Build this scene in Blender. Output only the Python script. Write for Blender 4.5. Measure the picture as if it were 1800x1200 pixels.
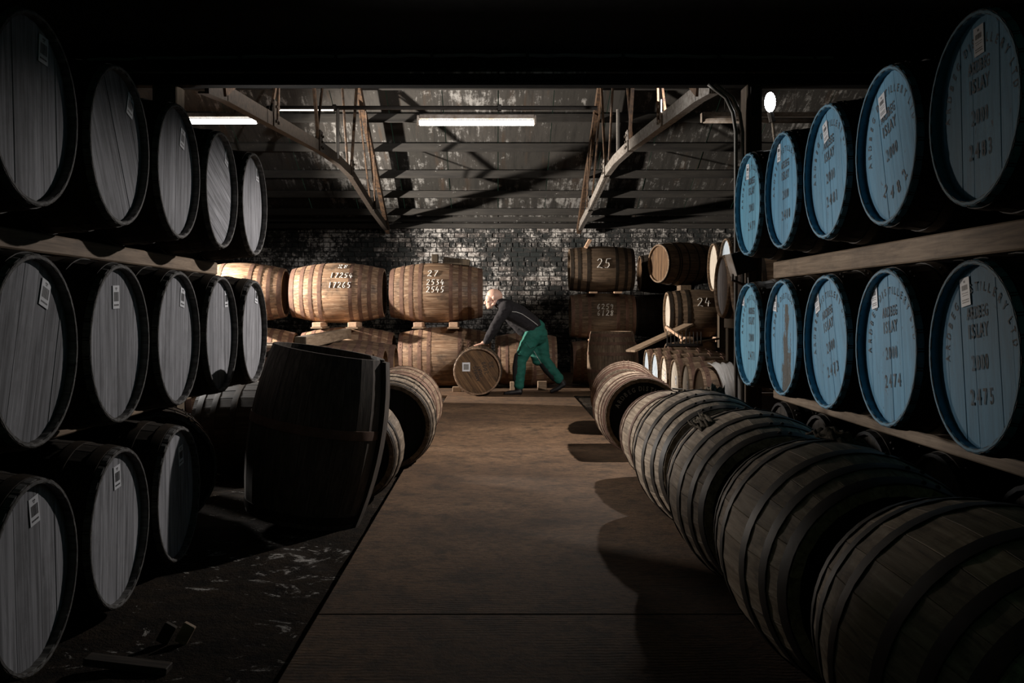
import bpy, bmesh, math, random
from mathutils import Matrix, Vector, noise
from mathutils.bvhtree import BVHTree

for o in list(bpy.data.objects):
    bpy.data.objects.remove(o, do_unlink=True)
S = bpy.context.scene
COL = S.collection
RND = random.Random(7)
PI = math.pi

# ------------------------------------------------------------------ camera, world, lights, exposure
EARTH_Z = -0.05
EYE = 1.16                     # eye height over the concrete path
F = 1750.0                     # focal length in pixels of the 1800 px frame
cam_d = bpy.data.cameras.new('camera')
cam_d.sensor_width = 36.0
cam_d.lens = 35.0
cam_d.shift_x = 25 / 1800
cam_d.shift_y = -55 / 1800
cam_d.clip_end = 200
cam = bpy.data.objects.new('camera', cam_d)
cam.location = (0, 0, EYE)
cam.rotation_euler = (PI / 2, 0, 0)
COL.objects.link(cam)
S.camera = cam

W = bpy.data.worlds.new('world')
S.world = W
W.use_nodes = True
W.node_tree.nodes['Background'].inputs[0].default_value = (0.35, 0.8, 0.5, 1)
W.node_tree.nodes['Background'].inputs[1].default_value = 0.02

S.view_settings.view_transform = 'Standard'
S.view_settings.look = 'None'
S.view_settings.exposure = 0.0
S.view_settings.gamma = 1.0
S.view_settings.use_curve_mapping = False
S.cycles.use_denoising = True
S.cycles.max_bounces = 6
S.cycles.diffuse_bounces = 3
S.cycles.glossy_bounces = 3
S.cycles.sample_clamp_indirect = 3.0
S.cycles.caustics_reflective = False
S.cycles.caustics_refractive = False


def lamp(name, kind, loc, energy, color=(1, 1, 1), target=None, **kw):
    d = bpy.data.lights.new(name, kind)
    d.energy = energy
    d.color = color
    for k, v in kw.items():
        setattr(d, k, v)
    o = bpy.data.objects.new(name, d)
    o.location = loc
    if target is not None:
        o.rotation_euler = (Vector(target) - Vector(loc)).to_track_quat('-Z', 'Y').to_euler()
    COL.objects.link(o)
    return o


BULB = (2.325, 8.5, 2.935)
lamp('bulb_light', 'SPOT', (2.17, 8.47, 2.925), 1200, (1.0, 0.94, 0.90), (-3.0, 9.3, 1.95),
     spot_size=math.radians(170), spot_blend=1.0, shadow_soft_size=0.045)
lamp('left_aisle_light', 'SPOT', (-6.3, 13.85, 1.95), 6200, (1.0, 0.90, 0.80), (0.0, 15.2, 1.85),
     spot_size=math.radians(74), spot_blend=0.5, shadow_soft_size=0.08)
lamp('left_rack_light', 'SPOT', (-3.6, 8.15, 1.85), 720, (1.0, 0.97, 0.94), (1.3, 5.9, 0.9),
     spot_size=math.radians(70), spot_blend=0.45, shadow_soft_size=0.22)
lamp('path_cask_fill', 'SPOT', (-2.9, 11.0, 1.25), 290, (1.0, 0.90, 0.80), (1.0, 4.6, 0.2),
     spot_size=math.radians(36), spot_blend=0.8, shadow_soft_size=0.15)  # added fill for the near path casks, no lamp of its own

# ------------------------------------------------------------------ helpers


def at(px, py, y):
    return Vector(((px - 875) * y / F, y, EYE - (py - 545) * y / F))


def tag(o, label=None, cat=None, group=None, kind=None):
    if label: o['label'] = label
    if cat: o['category'] = cat
    if group: o['group'] = group
    if kind: o['kind'] = kind
    return o


def put(name, mesh, mat=None, parent=None, M=None):
    o = bpy.data.objects.new(name, mesh)
    COL.objects.link(o)
    if parent is not None: o.parent = parent
    if M is not None: o.matrix_basis = M
    if mat is not None:
        if not mesh.materials: mesh.materials.append(None)
        o.material_slots[0].link = 'OBJECT'
        o.material_slots[0].material = mat
    return o


def empty(name, loc=(0, 0, 0), rz=0.0, M=None):
    o = bpy.data.objects.new(name, None)
    o.empty_display_size = 0.1
    COL.objects.link(o)
    if M is not None: o.matrix_basis = M
    else:
        o.location = loc
        o.rotation_euler = (0, 0, rz)
    return o


def mesh_from(verts, faces, name='m', smooth=False):
    m = bpy.data.meshes.new(name)
    m.from_pydata([tuple(v) for v in verts], [], faces)
    m.validate()
    bm = bmesh.new(); bm.from_mesh(m)
    bmesh.ops.recalc_face_normals(bm, faces=bm.faces)
    bm.to_mesh(m); bm.free()
    if smooth:
        for p in m.polygons: p.use_smooth = True
    return m


class MB:
    def __init__(s): s.v = []; s.f = []

    def add(s, v, f):
        b = len(s.v); s.v += [Vector(p) for p in v]; s.f += [tuple(b + i for i in q) for q in f]

    def box(s, c, d, M=None, ch=0.0):
        x, y, z = d[0] / 2, d[1] / 2, d[2] / 2
        if ch <= 0:
            v = [(sx * x, sy * y, sz * z) for sx in (-1, 1) for sy in (-1, 1) for sz in (-1, 1)]
            f = [(0, 1, 3, 2), (4, 6, 7, 5), (0, 4, 5, 1), (2, 3, 7, 6), (0, 2, 6, 4), (1, 5, 7, 3)]
        else:
            bm = bmesh.new(); bmesh.ops.create_cube(bm, size=1)
            for q in bm.verts: q.co = Vector((q.co.x * d[0], q.co.y * d[1], q.co.z * d[2]))
            bmesh.ops.bevel(bm, geom=list(bm.edges), offset=ch, segments=1, affect='EDGES')
            bm.verts.index_update()
            v = [q.co.copy() for q in bm.verts]; f = [tuple(l.index for l in p.verts) for p in bm.faces]
            bm.free()
        v = [Vector(p) for p in v]
        if M is not None: v = [M @ p for p in v]
        s.add([p + Vector(c) for p in v], f)
        return s

    def bar(s, a, b, w, h, up=(0, 0, 1), ch=0.0):
        a = Vector(a); b = Vector(b); d = (b - a); L = d.length; d.normalize()
        u = Vector(up)
        if abs(d.dot(u)) > 0.98: u = Vector((1, 0, 0))
        sd = d.cross(u).normalized(); u = sd.cross(d).normalized()
        M = Matrix((sd, d, u)).transposed()
        return s.box((a + b) / 2, (w, L, h), M, ch)

    def tube(s, pts, r, n=8, closed_ends=True):
        pts = [Vector(p) for p in pts]
        rs = r if isinstance(r, (list, tuple)) else [r] * len(pts)
        rings = []
        prev = None
        for i, p in enumerate(pts):
            t = (pts[min(i + 1, len(pts) - 1)] - pts[max(i - 1, 0)]).normalized()
            if prev is None:
                u = Vector((0, 0, 1)) if abs(t.z) < 0.9 else Vector((1, 0, 0))
                u = (u - t * u.dot(t)).normalized()
            else:
                u = (prev - t * prev.dot(t)).normalized()
            prev = u; w = t.cross(u)
            rings.append([p + (u * math.cos(2 * PI * k / n) + w * math.sin(2 * PI * k / n)) * rs[i] for k in range(n)])
        v = [q for r_ in rings for q in r_]; f = []
        for i in range(len(pts) - 1):
            for k in range(n):
                f.append((i * n + k, i * n + (k + 1) % n, (i + 1) * n + (k + 1) % n, (i + 1) * n + k))
        if closed_ends:
            f.append(tuple(range(n - 1, -1, -1))); f.append(tuple(range((len(pts) - 1) * n, len(pts) * n)))
        s.add(v, f); return s

    def ball(s, c, r, seg=12, rings=8, M=None):
        rr = r if isinstance(r, (list, tuple)) else (r, r, r)
        v = [(0, 0, rr[2])]; f = []
        for i in range(1, rings):
            a = PI * i / rings
            for k in range(seg):
                b = 2 * PI * k / seg
                v.append((rr[0] * math.sin(a) * math.cos(b), rr[1] * math.sin(a) * math.sin(b), rr[2] * math.cos(a)))
        v.append((0, 0, -rr[2]))
        for k in range(seg):
            f.append((0, 1 + k, 1 + (k + 1) % seg))
            for i in range(rings - 2):
                f.append((1 + i * seg + k, 1 + (i + 1) * seg + k, 1 + (i + 1) * seg + (k + 1) % seg, 1 + i * seg + (k + 1) % seg))
            f.append((len(v) - 1, 1 + (rings - 2) * seg + (k + 1) % seg, 1 + (rings - 2) * seg + k))
        v = [Vector(p) for p in v]
        if M is not None: v = [M @ p for p in v]
        s.add([p + Vector(c) for p in v], f); return s

    def mesh(s, name='m', smooth=False): return mesh_from(s.v, s.f, name, smooth)

    def build(s, name, mat, parent=None, M=None, smooth=False): return put(name, s.mesh(name, smooth), mat, parent, M)


def smooth_by_angle(m, deg=40):
    bm = bmesh.new(); bm.from_mesh(m)
    for e in bm.edges:
        e.smooth = len(e.link_faces) == 2 and e.calc_face_angle(0) < math.radians(deg)
    for f in bm.faces: f.smooth = True
    bm.to_mesh(m); bm.free()
    return m


# ------------------------------------------------------------------ materials
def new_mat(name):
    m = bpy.data.materials.new(name); m.use_nodes = True
    nt = m.node_tree; b = nt.nodes['Principled BSDF']
    return m, nt, b


def N(nt, kind, **inp):
    n = nt.nodes.new(kind)
    for k, v in inp.items():
        if k.startswith('p_'): setattr(n, k[2:], v)
        else:
            key = k.replace('_', ' ')
            n.inputs[key if key in n.inputs else k].default_value = v
    return n


def mix(nt, fac, a, b, mode='MIX'):
    n = nt.nodes.new('ShaderNodeMix'); n.data_type = 'RGBA'; n.blend_type = mode
    for sock, val in ((n.inputs[0], fac), (n.inputs[6], a), (n.inputs[7], b)):
        if hasattr(val, 'links'): nt.links.new(val, sock)
        elif isinstance(val, (tuple, list)): sock.default_value = (*val[:3], 1)
        else: sock.default_value = val
    return n.outputs[2]


def ramp(nt, src, stops):
    r = nt.nodes.new('ShaderNodeValToRGB'); e = r.color_ramp.elements
    while len(e) < len(stops): e.new(0.5)
    for q, (p, c) in zip(e, stops):
        q.position = p
        q.color = (c, c, c, 1) if not isinstance(c, (tuple, list)) else (*c[:3], 1)
    nt.links.new(src, r.inputs[0]); return r.outputs[0]


def math_n(nt, op, a, b=None, c=None):
    n = nt.nodes.new('ShaderNodeMath'); n.operation = op
    for i, v in enumerate((a, b, c)):
        if v is None: continue
        if hasattr(v, 'links'): nt.links.new(v, n.inputs[i])
        else: n.inputs[i].default_value = v
    return n.outputs[0]


def coords(nt, source, scale=(1, 1, 1), rand=0.0):
    if source == 'world':
        out = nt.nodes.new('ShaderNodeNewGeometry').outputs['Position']
    else:
        out = nt.nodes.new('ShaderNodeTexCoord').outputs['Object']
    if rand:
        oi = nt.nodes.new('ShaderNodeObjectInfo')
        va = nt.nodes.new('ShaderNodeVectorMath'); va.operation = 'ADD'
        cx = nt.nodes.new('ShaderNodeCombineXYZ')
        for i in range(3): nt.links.new(math_n(nt, 'MULTIPLY', oi.outputs['Random'], rand * (1 + i * 0.7)), cx.inputs[i])
        nt.links.new(out, va.inputs[0]); nt.links.new(cx.outputs[0], va.inputs[1]); out = va.outputs[0]
    mp = nt.nodes.new('ShaderNodeMapping'); mp.inputs['Scale'].default_value = scale
    nt.links.new(out, mp.inputs[0]); return mp.outputs[0]


def noise_n(nt, vec, scale=5, detail=4, rough=0.6, dist=0.0):
    n = nt.nodes.new('ShaderNodeTexNoise')
    n.inputs['Scale'].default_value = scale; n.inputs['Detail'].default_value = detail
    n.inputs['Roughness'].default_value = rough; n.inputs['Distortion'].default_value = dist
    nt.links.new(vec, n.inputs['Vector']); return n.outputs['Fac']


def bump(nt, b, h, strength=0.3, dist=0.01):
    n = nt.nodes.new('ShaderNodeBump'); n.inputs['Strength'].default_value = strength; n.inputs['Distance'].default_value = dist
    nt.links.new(h, n.inputs['Height']); nt.links.new(n.outputs[0], b.inputs['Normal'])


def wood(name, dark, mid, light, grain='x', staves=0, rough=0.75, var=0.5, stain=0.5, stain_col=(0.02, 0.017, 0.014),
         spec=0.3, fine=1.0, bump_s=0.25):
    """Oak: long grain along one local axis, per-piece tone, dark stains."""
    m, nt, b = new_mat(name)
    g = {'x': (1.2, 22, 22), 'z': (22, 22, 1.2), 'y': (22, 1.2, 22)}[grain]
    v = coords(nt, 'object', g, 7.0)
    n1 = noise_n(nt, v, 2.2 * fine, 5, 0.65, 0.6)
    c = ramp(nt, n1, [(0.28, dark), (0.5, mid), (0.74, light)])
    oi = nt.nodes.new('ShaderNodeObjectInfo').outputs['Random']
    tone = math_n(nt, 'MULTIPLY_ADD', oi, var, 1.0 - var / 2)
    if staves:
        o = nt.nodes.new('ShaderNodeTexCoord').outputs['Object']
        sp = nt.nodes.new('ShaderNodeSeparateXYZ'); nt.links.new(o, sp.inputs[0])
        a = math_n(nt, 'ARCTAN2', sp.outputs[1], sp.outputs[2])
        k = math_n(nt, 'FLOOR', math_n(nt, 'MULTIPLY', a, staves / (2 * PI)))
        wn = nt.nodes.new('ShaderNodeTexWhiteNoise'); wn.noise_dimensions = '1D'; nt.links.new(k, wn.inputs['W'])
        tone = math_n(nt, 'MULTIPLY', tone, math_n(nt, 'MULTIPLY_ADD', wn.outputs[0], var, 1.0 - var / 2))
    cc = nt.nodes.new('ShaderNodeCombineColor')
    for i in range(3): nt.links.new(tone, cc.inputs[i])
    c = mix(nt, 1.0, c, cc.outputs[0], 'MULTIPLY')
    v2 = coords(nt, 'object', (2.2, 2.2, 2.2), 5.0)
    n2 = noise_n(nt, v2, 1.6, 5, 0.7)
    c = mix(nt, math_n(nt, 'MULTIPLY', ramp(nt, n2, [(0.5, 0.0), (0.72, 1.0)]), stain), c, stain_col)
    nt.links.new(c, b.inputs['Base Color'])
    b.inputs['Roughness'].default_value = rough
    b.inputs['Specular IOR Level'].default_value = spec
    bump(nt, b, n1, bump_s, 0.004)
    return m


def plain(name, col, rough=0.7, metal=0.0, var=0.25, scale=12, spec=0.4, bump_s=0.15, col2=None, rand=0.0):
    m, nt, b = new_mat(name)
    v = coords(nt, 'object', (1, 1, 1), 3.0)
    n1 = noise_n(nt, v, scale, 5, 0.65)
    c2 = col2 or tuple(q * (1 - var) for q in col)
    c = mix(nt, ramp(nt, n1, [(0.35, 0), (0.65, 1)]), col, c2)
    nt.links.new(c, b.inputs['Base Color'])
    b.inputs['Roughness'].default_value = rough; b.inputs['Metallic'].default_value = metal
    b.inputs['Specular IOR Level'].default_value = spec
    bump(nt, b, n1, bump_s, 0.004)
    return m


def emitter(name, col, strength):
    m, nt, b = new_mat(name)
    b.inputs['Base Color'].default_value = (0.8, 0.8, 0.8, 1)
    b.inputs['Emission Color'].default_value = (*col, 1); b.inputs['Emission Strength'].default_value = strength
    return m


def blue_paint(name, bare=0.0, tint=(0.088, 0.285, 0.445)):
    """Blue painted oak head; bare > 0 lets a dark run of bare wood show down the middle."""
    m, nt, b = new_mat(name)
    v = coords(nt, 'object', (14, 14, 1.3), 0)
    n1 = noise_n(nt, v, 3.0, 6, 0.7, 0.5)
    n3 = noise_n(nt, coords(nt, 'object', (1, 1, 0.5), 6.0), 5, 5, 0.7)
    lightc = tuple(min(1, q * 1.25 + 0.012) for q in tint); darkc = tuple(q * 0.72 for q in tint)
    c = ramp(nt, n1, [(0.3, darkc), (0.55, tint), (0.8, lightc)])
    wear = ramp(nt, n1, [(0.66, 0.0), (0.76, 1.0)])
    wear = math_n(nt, 'MULTIPLY', wear, ramp(nt, n3, [(0.45, 0.0), (0.7, 0.8)]))
    c = mix(nt, wear, c, (0.07, 0.075, 0.07))
    specks = ramp(nt, noise_n(nt, coords(nt, 'object', (1, 1, 0.4), 4.0), 38, 3, 0.6), [(0.66, 0.0), (0.72, 0.8)])
    c = mix(nt, specks, c, (0.03, 0.03, 0.028))
    if bare:
        o = nt.nodes.new('ShaderNodeTexCoord').outputs['Object']
        sp = nt.nodes.new('ShaderNodeSeparateXYZ'); nt.links.new(o, sp.inputs[0])
        n4 = noise_n(nt, coords(nt, 'object', (1, 1, 0.30)), 26, 6, 0.8)
        wid = math_n(nt, 'MULTIPLY_ADD', sp.outputs[2], -0.14, 0.050)
        dd = math_n(nt, 'ABSOLUTE', math_n(nt, 'ADD', sp.outputs[1], math_n(nt, 'MULTIPLY_ADD', n4, 0.34, -0.185)))
        k = math_n(nt, 'GREATER_THAN', wid, dd)
        k = math_n(nt, 'MULTIPLY', k, math_n(nt, 'LESS_THAN', sp.outputs[2], 0.18))
        c = mix(nt, math_n(nt, 'MULTIPLY', k, bare), c, ramp(nt, noise_n(nt, coords(nt, 'object', (30, 30, 6)), 4, 5, 0.7), [(0.35, (0.012, 0.012, 0.010)), (0.72, (0.075, 0.075, 0.062))]))
    oi = nt.nodes.new('ShaderNodeObjectInfo').outputs['Random']
    tone = math_n(nt, 'MULTIPLY_ADD', oi, 0.22, 0.86)
    cc = nt.nodes.new('ShaderNodeCombineColor')
    for i in range(3): nt.links.new(tone, cc.inputs[i])
    c = mix(nt, 1.0, c, cc.outputs[0], 'MULTIPLY')
    nt.links.new(c, b.inputs['Base Color']); b.inputs['Roughness'].default_value = 0.62
    b.inputs['Specular IOR Level'].default_value = 0.3
    bump(nt, b, n1, 0.25, 0.003)
    return m


def worn_ink(name, ink, under, amount=0.5):
    m, nt, b = new_mat(name)
    n1 = noise_n(nt, coords(nt, 'object', (1, 1, 0.5), 3.0), 22, 4, 0.7)
    c = mix(nt, math_n(nt, 'MULTIPLY', ramp(nt, n1, [(0.42, 0), (0.62, 1)]), amount), ink, under)
    nt.links.new(c, b.inputs['Base Color']); b.inputs['Roughness'].default_value = 0.7
    return m


M_GREY = wood('grey oak head', (0.10, 0.10, 0.105), (0.25, 0.25, 0.265), (0.40, 0.40, 0.425), 'z', rough=0.8, var=0.28, stain=0.35, stain_col=(0.035, 0.034, 0.033), spec=0.2)
M_GREYBODY = wood('dark oak body', (0.012, 0.010, 0.008), (0.035, 0.027, 0.02), (0.075, 0.058, 0.042), 'x', 30, var=0.4, stain=0.5, spec=0.2)
M_GREYCHIME = wood('grey oak chime', (0.05, 0.047, 0.045), (0.13, 0.125, 0.12), (0.24, 0.23, 0.22), 'x', 30, var=0.3, stain=0.4, spec=0.2)
M_BLACKBODY = wood('black painted body', (0.006, 0.006, 0.007), (0.012, 0.011, 0.011), (0.03, 0.026, 0.022), 'x', 30, rough=0.6, var=0.3, stain=0.3, spec=0.2)
M_BLUE = blue_paint('blue painted head')
M_BLUEPALE = blue_paint('pale blue painted head', tint=(0.115, 0.33, 0.465))
M_BLUEBARE = blue_paint('blue painted head worn bare', bare=1.0)
M_BLUECHIME = blue_paint('blue painted chime', tint=(0.10, 0.25, 0.36))
M_STENCIL = worn_ink('brown stencil ink', (0.020, 0.020, 0.020), (0.07, 0.16, 0.24), 0.45)
M_CHALK = worn_ink('chalk', (0.85, 0.83, 0.78), (0.35, 0.28, 0.2), 0.5)
M_FADEDWHITE = worn_ink('faded white stencil', (0.42, 0.44, 0.41), (0.06, 0.06, 0.06), 0.6)
M_BLACKSTENCIL = worn_ink('black stencil ink', (0.006, 0.005, 0.005), (0.04, 0.025, 0.014), 0.4)
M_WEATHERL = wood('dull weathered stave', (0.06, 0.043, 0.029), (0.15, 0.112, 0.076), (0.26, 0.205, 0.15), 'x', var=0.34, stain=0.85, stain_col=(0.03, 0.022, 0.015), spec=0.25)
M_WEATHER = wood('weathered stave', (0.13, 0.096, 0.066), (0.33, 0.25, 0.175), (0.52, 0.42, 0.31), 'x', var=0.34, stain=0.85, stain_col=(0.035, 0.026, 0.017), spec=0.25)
M_WEATHER2 = wood('brown stave', (0.07, 0.045, 0.028), (0.17, 0.115, 0.072), (0.30, 0.21, 0.14), 'x', 28, var=0.5, stain=0.7, stain_col=(0.028, 0.02, 0.014), spec=0.3)
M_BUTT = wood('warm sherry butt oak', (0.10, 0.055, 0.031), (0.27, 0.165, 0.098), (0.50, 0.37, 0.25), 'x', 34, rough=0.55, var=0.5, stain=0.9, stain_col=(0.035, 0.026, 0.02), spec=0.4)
M_BUTTSHADE = wood('shaded butt oak', (0.035, 0.019, 0.011), (0.09, 0.052, 0.03), (0.17, 0.11, 0.07), 'x', 34, var=0.6, stain=0.7, spec=0.25)  # copy of the butt oak with shade put into its colour
M_HOOPSHADE = plain('shaded rusty hoop', (0.045, 0.024, 0.017), 0.75, 0.0, var=0.4, scale=16, col2=(0.08, 0.045, 0.032), spec=0.2)  # rusty hoop darkened the same way, for the shaded butts
M_BUTTHEAD = wood('orange oak head', (0.16, 0.08, 0.03), (0.30, 0.16, 0.06), (0.42, 0.25, 0.11), 'z', var=0.3, stain=0.3)
M_DARKHEAD = wood('dark oak head', (0.012, 0.010, 0.008), (0.035, 0.027, 0.02), (0.06, 0.045, 0.033), 'z', var=0.4, stain=0.4)
M_BLACKHEAD = plain('black painted head', (0.010, 0.011, 0.010), 0.7, var=0.3, spec=0.2)
M_CASKHEAD = wood('brown cask head', (0.04, 0.022, 0.011), (0.12, 0.066, 0.031), (0.22, 0.13, 0.062), 'z', var=0.4, stain=0.7, stain_col=(0.015, 0.011, 0.008))
M_PALEHEAD = wood('pale oak head', (0.28, 0.24, 0.19), (0.46, 0.41, 0.34), (0.62, 0.57, 0.49), 'z', var=0.3, stain=0.25, stain_col=(0.1, 0.08, 0.06))
M_BLUEGREYHEAD = wood('blue grey head', (0.2, 0.24, 0.28), (0.33, 0.39, 0.45), (0.48, 0.54, 0.6), 'z', var=0.3, stain=0.3)
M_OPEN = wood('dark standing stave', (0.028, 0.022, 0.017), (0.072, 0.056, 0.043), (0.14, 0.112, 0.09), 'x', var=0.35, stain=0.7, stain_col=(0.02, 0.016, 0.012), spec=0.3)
M_HOOP = plain('black iron hoop', (0.020, 0.017, 0.014), 0.55, 0.0, var=0.4, scale=20, col2=(0.040, 0.029, 0.020), spec=0.12)
M_HOOPRUST = plain('rusty hoop', (0.10, 0.055, 0.038), 0.75, 0.2, var=0.4, scale=16, col2=(0.17, 0.095, 0.065))
M_PAPER = plain('label paper', (0.72, 0.73, 0.76), 0.45, var=0.06, scale=30, bump_s=0.02)
M_PRINT = plain('label print', (0.05, 0.05, 0.055), 0.5, var=0.2, bump_s=0.0)
M_GREYPRINT = plain('grey label print', (0.30, 0.29, 0.27), 0.6, var=0.5, scale=120, bump_s=0.0)
M_TIMBER = wood('sawn timber', (0.08, 0.055, 0.034), (0.18, 0.125, 0.08), (0.27, 0.20, 0.135), 'y', var=0.25, stain=0.45, stain_col=(0.06, 0.04, 0.028))
M_TIMBERX = wood('sawn board', (0.14, 0.095, 0.06), (0.27, 0.19, 0.125), (0.38, 0.29, 0.20), 'x', var=0.3, stain=0.45, stain_col=(0.06, 0.04, 0.028))
M_FRESH = wood('fresh sawn block', (0.35, 0.22, 0.14), (0.50, 0.33, 0.22), (0.62, 0.45, 0.32), 'y', var=0.2, stain=0.15)
M_POST = wood('dark timber post', (0.025, 0.018, 0.011), (0.06, 0.043, 0.026), (0.10, 0.074, 0.046), 'z', var=0.2, stain=0.4)
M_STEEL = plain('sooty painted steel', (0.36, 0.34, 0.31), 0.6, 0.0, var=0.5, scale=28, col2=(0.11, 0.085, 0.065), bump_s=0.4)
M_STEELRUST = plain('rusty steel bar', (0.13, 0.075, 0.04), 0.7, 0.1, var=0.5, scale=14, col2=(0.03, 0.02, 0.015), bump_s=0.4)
M_TIESHADE = plain('shaded brown steel', (0.055, 0.039, 0.026), 0.7, 0.0, var=0.5, scale=22, col2=(0.022, 0.016, 0.011), bump_s=0.4)  # left tie's shade put into its colour, darker than the right tie
M_DARKSTEEL = plain('dark steel', (0.025, 0.021, 0.018), 0.6, 0.2, var=0.4)
M_PIPE = plain('grey conduit', (0.20, 0.185, 0.165), 0.5, 0.2, var=0.3)
M_BLACK = plain('black rubber', (0.01, 0.01, 0.01), 0.6, var=0.2)
M_HESSIAN = plain('hessian', (0.14, 0.105, 0.065), 0.95, var=0.6, scale=60, bump_s=0.8)
M_PLASTIC = plain('white plastic sheet', (0.72, 0.70, 0.67), 0.4, var=0.15, scale=8)
M_UNLIT = plain('near black for unlit parts', (0.012, 0.012, 0.011), 0.9, var=0.4, spec=0.1)  # shade in the colour: front bay roof and beam kept near black
M_CARD = plain('grey board', (0.16, 0.15, 0.14), 0.8, var=0.2)
M_TUBE = emitter('fluorescent tube', (1.0, 0.98, 0.90), 12.0)
M_TUBETHIN = emitter('thin fluorescent tube', (1.0, 0.90, 0.80), 2.2)
M_BULB = emitter('bare bulb', (1.0, 1.0, 0.98), 60.0)
M_HOUSING = plain('fixture housing', (0.30, 0.27, 0.24), 0.5, var=0.3, col2=(0.16, 0.12, 0.09))


def brick_mat():
    m, nt, b = new_mat('sooty whitewashed brick')
    v = coords(nt, 'world')
    big = noise_n(nt, v, 0.55, 3, 0.5)
    med = noise_n(nt, v, 3.2, 5, 0.7)
    fin = noise_n(nt, v, 17, 5, 0.75)
    oi = nt.nodes.new('ShaderNodeObjectInfo').outputs['Random']
    base = ramp(nt, oi, [(0.0, (0.012, 0.011, 0.011)), (0.5, (0.03, 0.027, 0.025)), (0.8, (0.08, 0.066, 0.06)), (1.0, (0.17, 0.145, 0.13))])
    k = math_n(nt, 'ADD', math_n(nt, 'MULTIPLY', big, 0.45), math_n(nt, 'ADD', math_n(nt, 'MULTIPLY', med, 0.7), math_n(nt, 'MULTIPLY', fin, 0.55)))
    c = mix(nt, ramp(nt, k, [(0.85, 0.0), (0.99, 0.95)]), base, (0.60, 0.58, 0.55))
    c = mix(nt, ramp(nt, k, [(0.74, 1.0), (0.88, 0.0)]), c, (0.008, 0.012, 0.012))
    nt.links.new(c, b.inputs['Base Color']); b.inputs['Roughness'].default_value = 0.85
    bump(nt, b, fin, 0.6, 0.01)
    return m


def mortar_mat():
    m, nt, b = new_mat('black mortar')
    v = coords(nt, 'world')
    fin = noise_n(nt, v, 9, 5, 0.75)
    c = ramp(nt, fin, [(0.45, (0.006, 0.006, 0.006)), (0.75, (0.07, 0.066, 0.06))])
    nt.links.new(c, b.inputs['Base Color']); b.inputs['Roughness'].default_value = 0.9
    return m


def roof_mat():
    m, nt, b = new_mat('streaked roof sheet')
    v = coords(nt, 'world', (9, 0.9, 0.9))
    st = noise_n(nt, v, 1.4, 6, 0.75, 0.4)
    sp = noise_n(nt, coords(nt, 'world', (1, 0.7, 0.7)), 5.5, 6, 0.78)
    big = noise_n(nt, coords(nt, 'world'), 0.5, 2, 0.5)
    rs = noise_n(nt, coords(nt, 'world', (5, 0.5, 0.5)), 1.1, 3, 0.6)
    oi = nt.nodes.new('ShaderNodeObjectInfo').outputs['Random']
    base = ramp(nt, oi, [(0, (0.028, 0.026, 0.022)), (1, (0.058, 0.053, 0.047))])
    c = mix(nt, ramp(nt, rs, [(0.56, 0), (0.75, 0.7)]), base, (0.06, 0.033, 0.016))
    c = mix(nt, ramp(nt, st, [(0.30, 0.8), (0.5, 0)]), c, (0.008, 0.008, 0.007))
    k = math_n(nt, 'ADD', math_n(nt, 'MULTIPLY', st, 0.55), math_n(nt, 'ADD', math_n(nt, 'MULTIPLY', sp, 0.55), math_n(nt, 'MULTIPLY', big, 0.3)))
    c = mix(nt, ramp(nt, k, [(0.745, 0.0), (0.83, 0.8)]), c, (0.36, 0.355, 0.34))
    nt.links.new(c, b.inputs['Base Color']); b.inputs['Roughness'].default_value = 0.8
    bump(nt, b, sp, 0.3, 0.01)
    return m


def purlin_mat():
    m, nt, b = new_mat('dirty purlin timber')
    n1 = noise_n(nt, coords(nt, 'world', (1, 8, 8)), 1.5, 5, 0.7)
    sp = noise_n(nt, coords(nt, 'world', (1, 2, 2)), 6, 5, 0.8)
    c = ramp(nt, n1, [(0.3, (0.012, 0.011, 0.01)), (0.7, (0.042, 0.038, 0.032))])
    c = mix(nt, ramp(nt, sp, [(0.66, 0), (0.72, 0.7)]), c, (0.45, 0.44, 0.42))
    nt.links.new(c, b.inputs['Base Color']); b.inputs['Roughness'].default_value = 0.8
    return m


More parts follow.
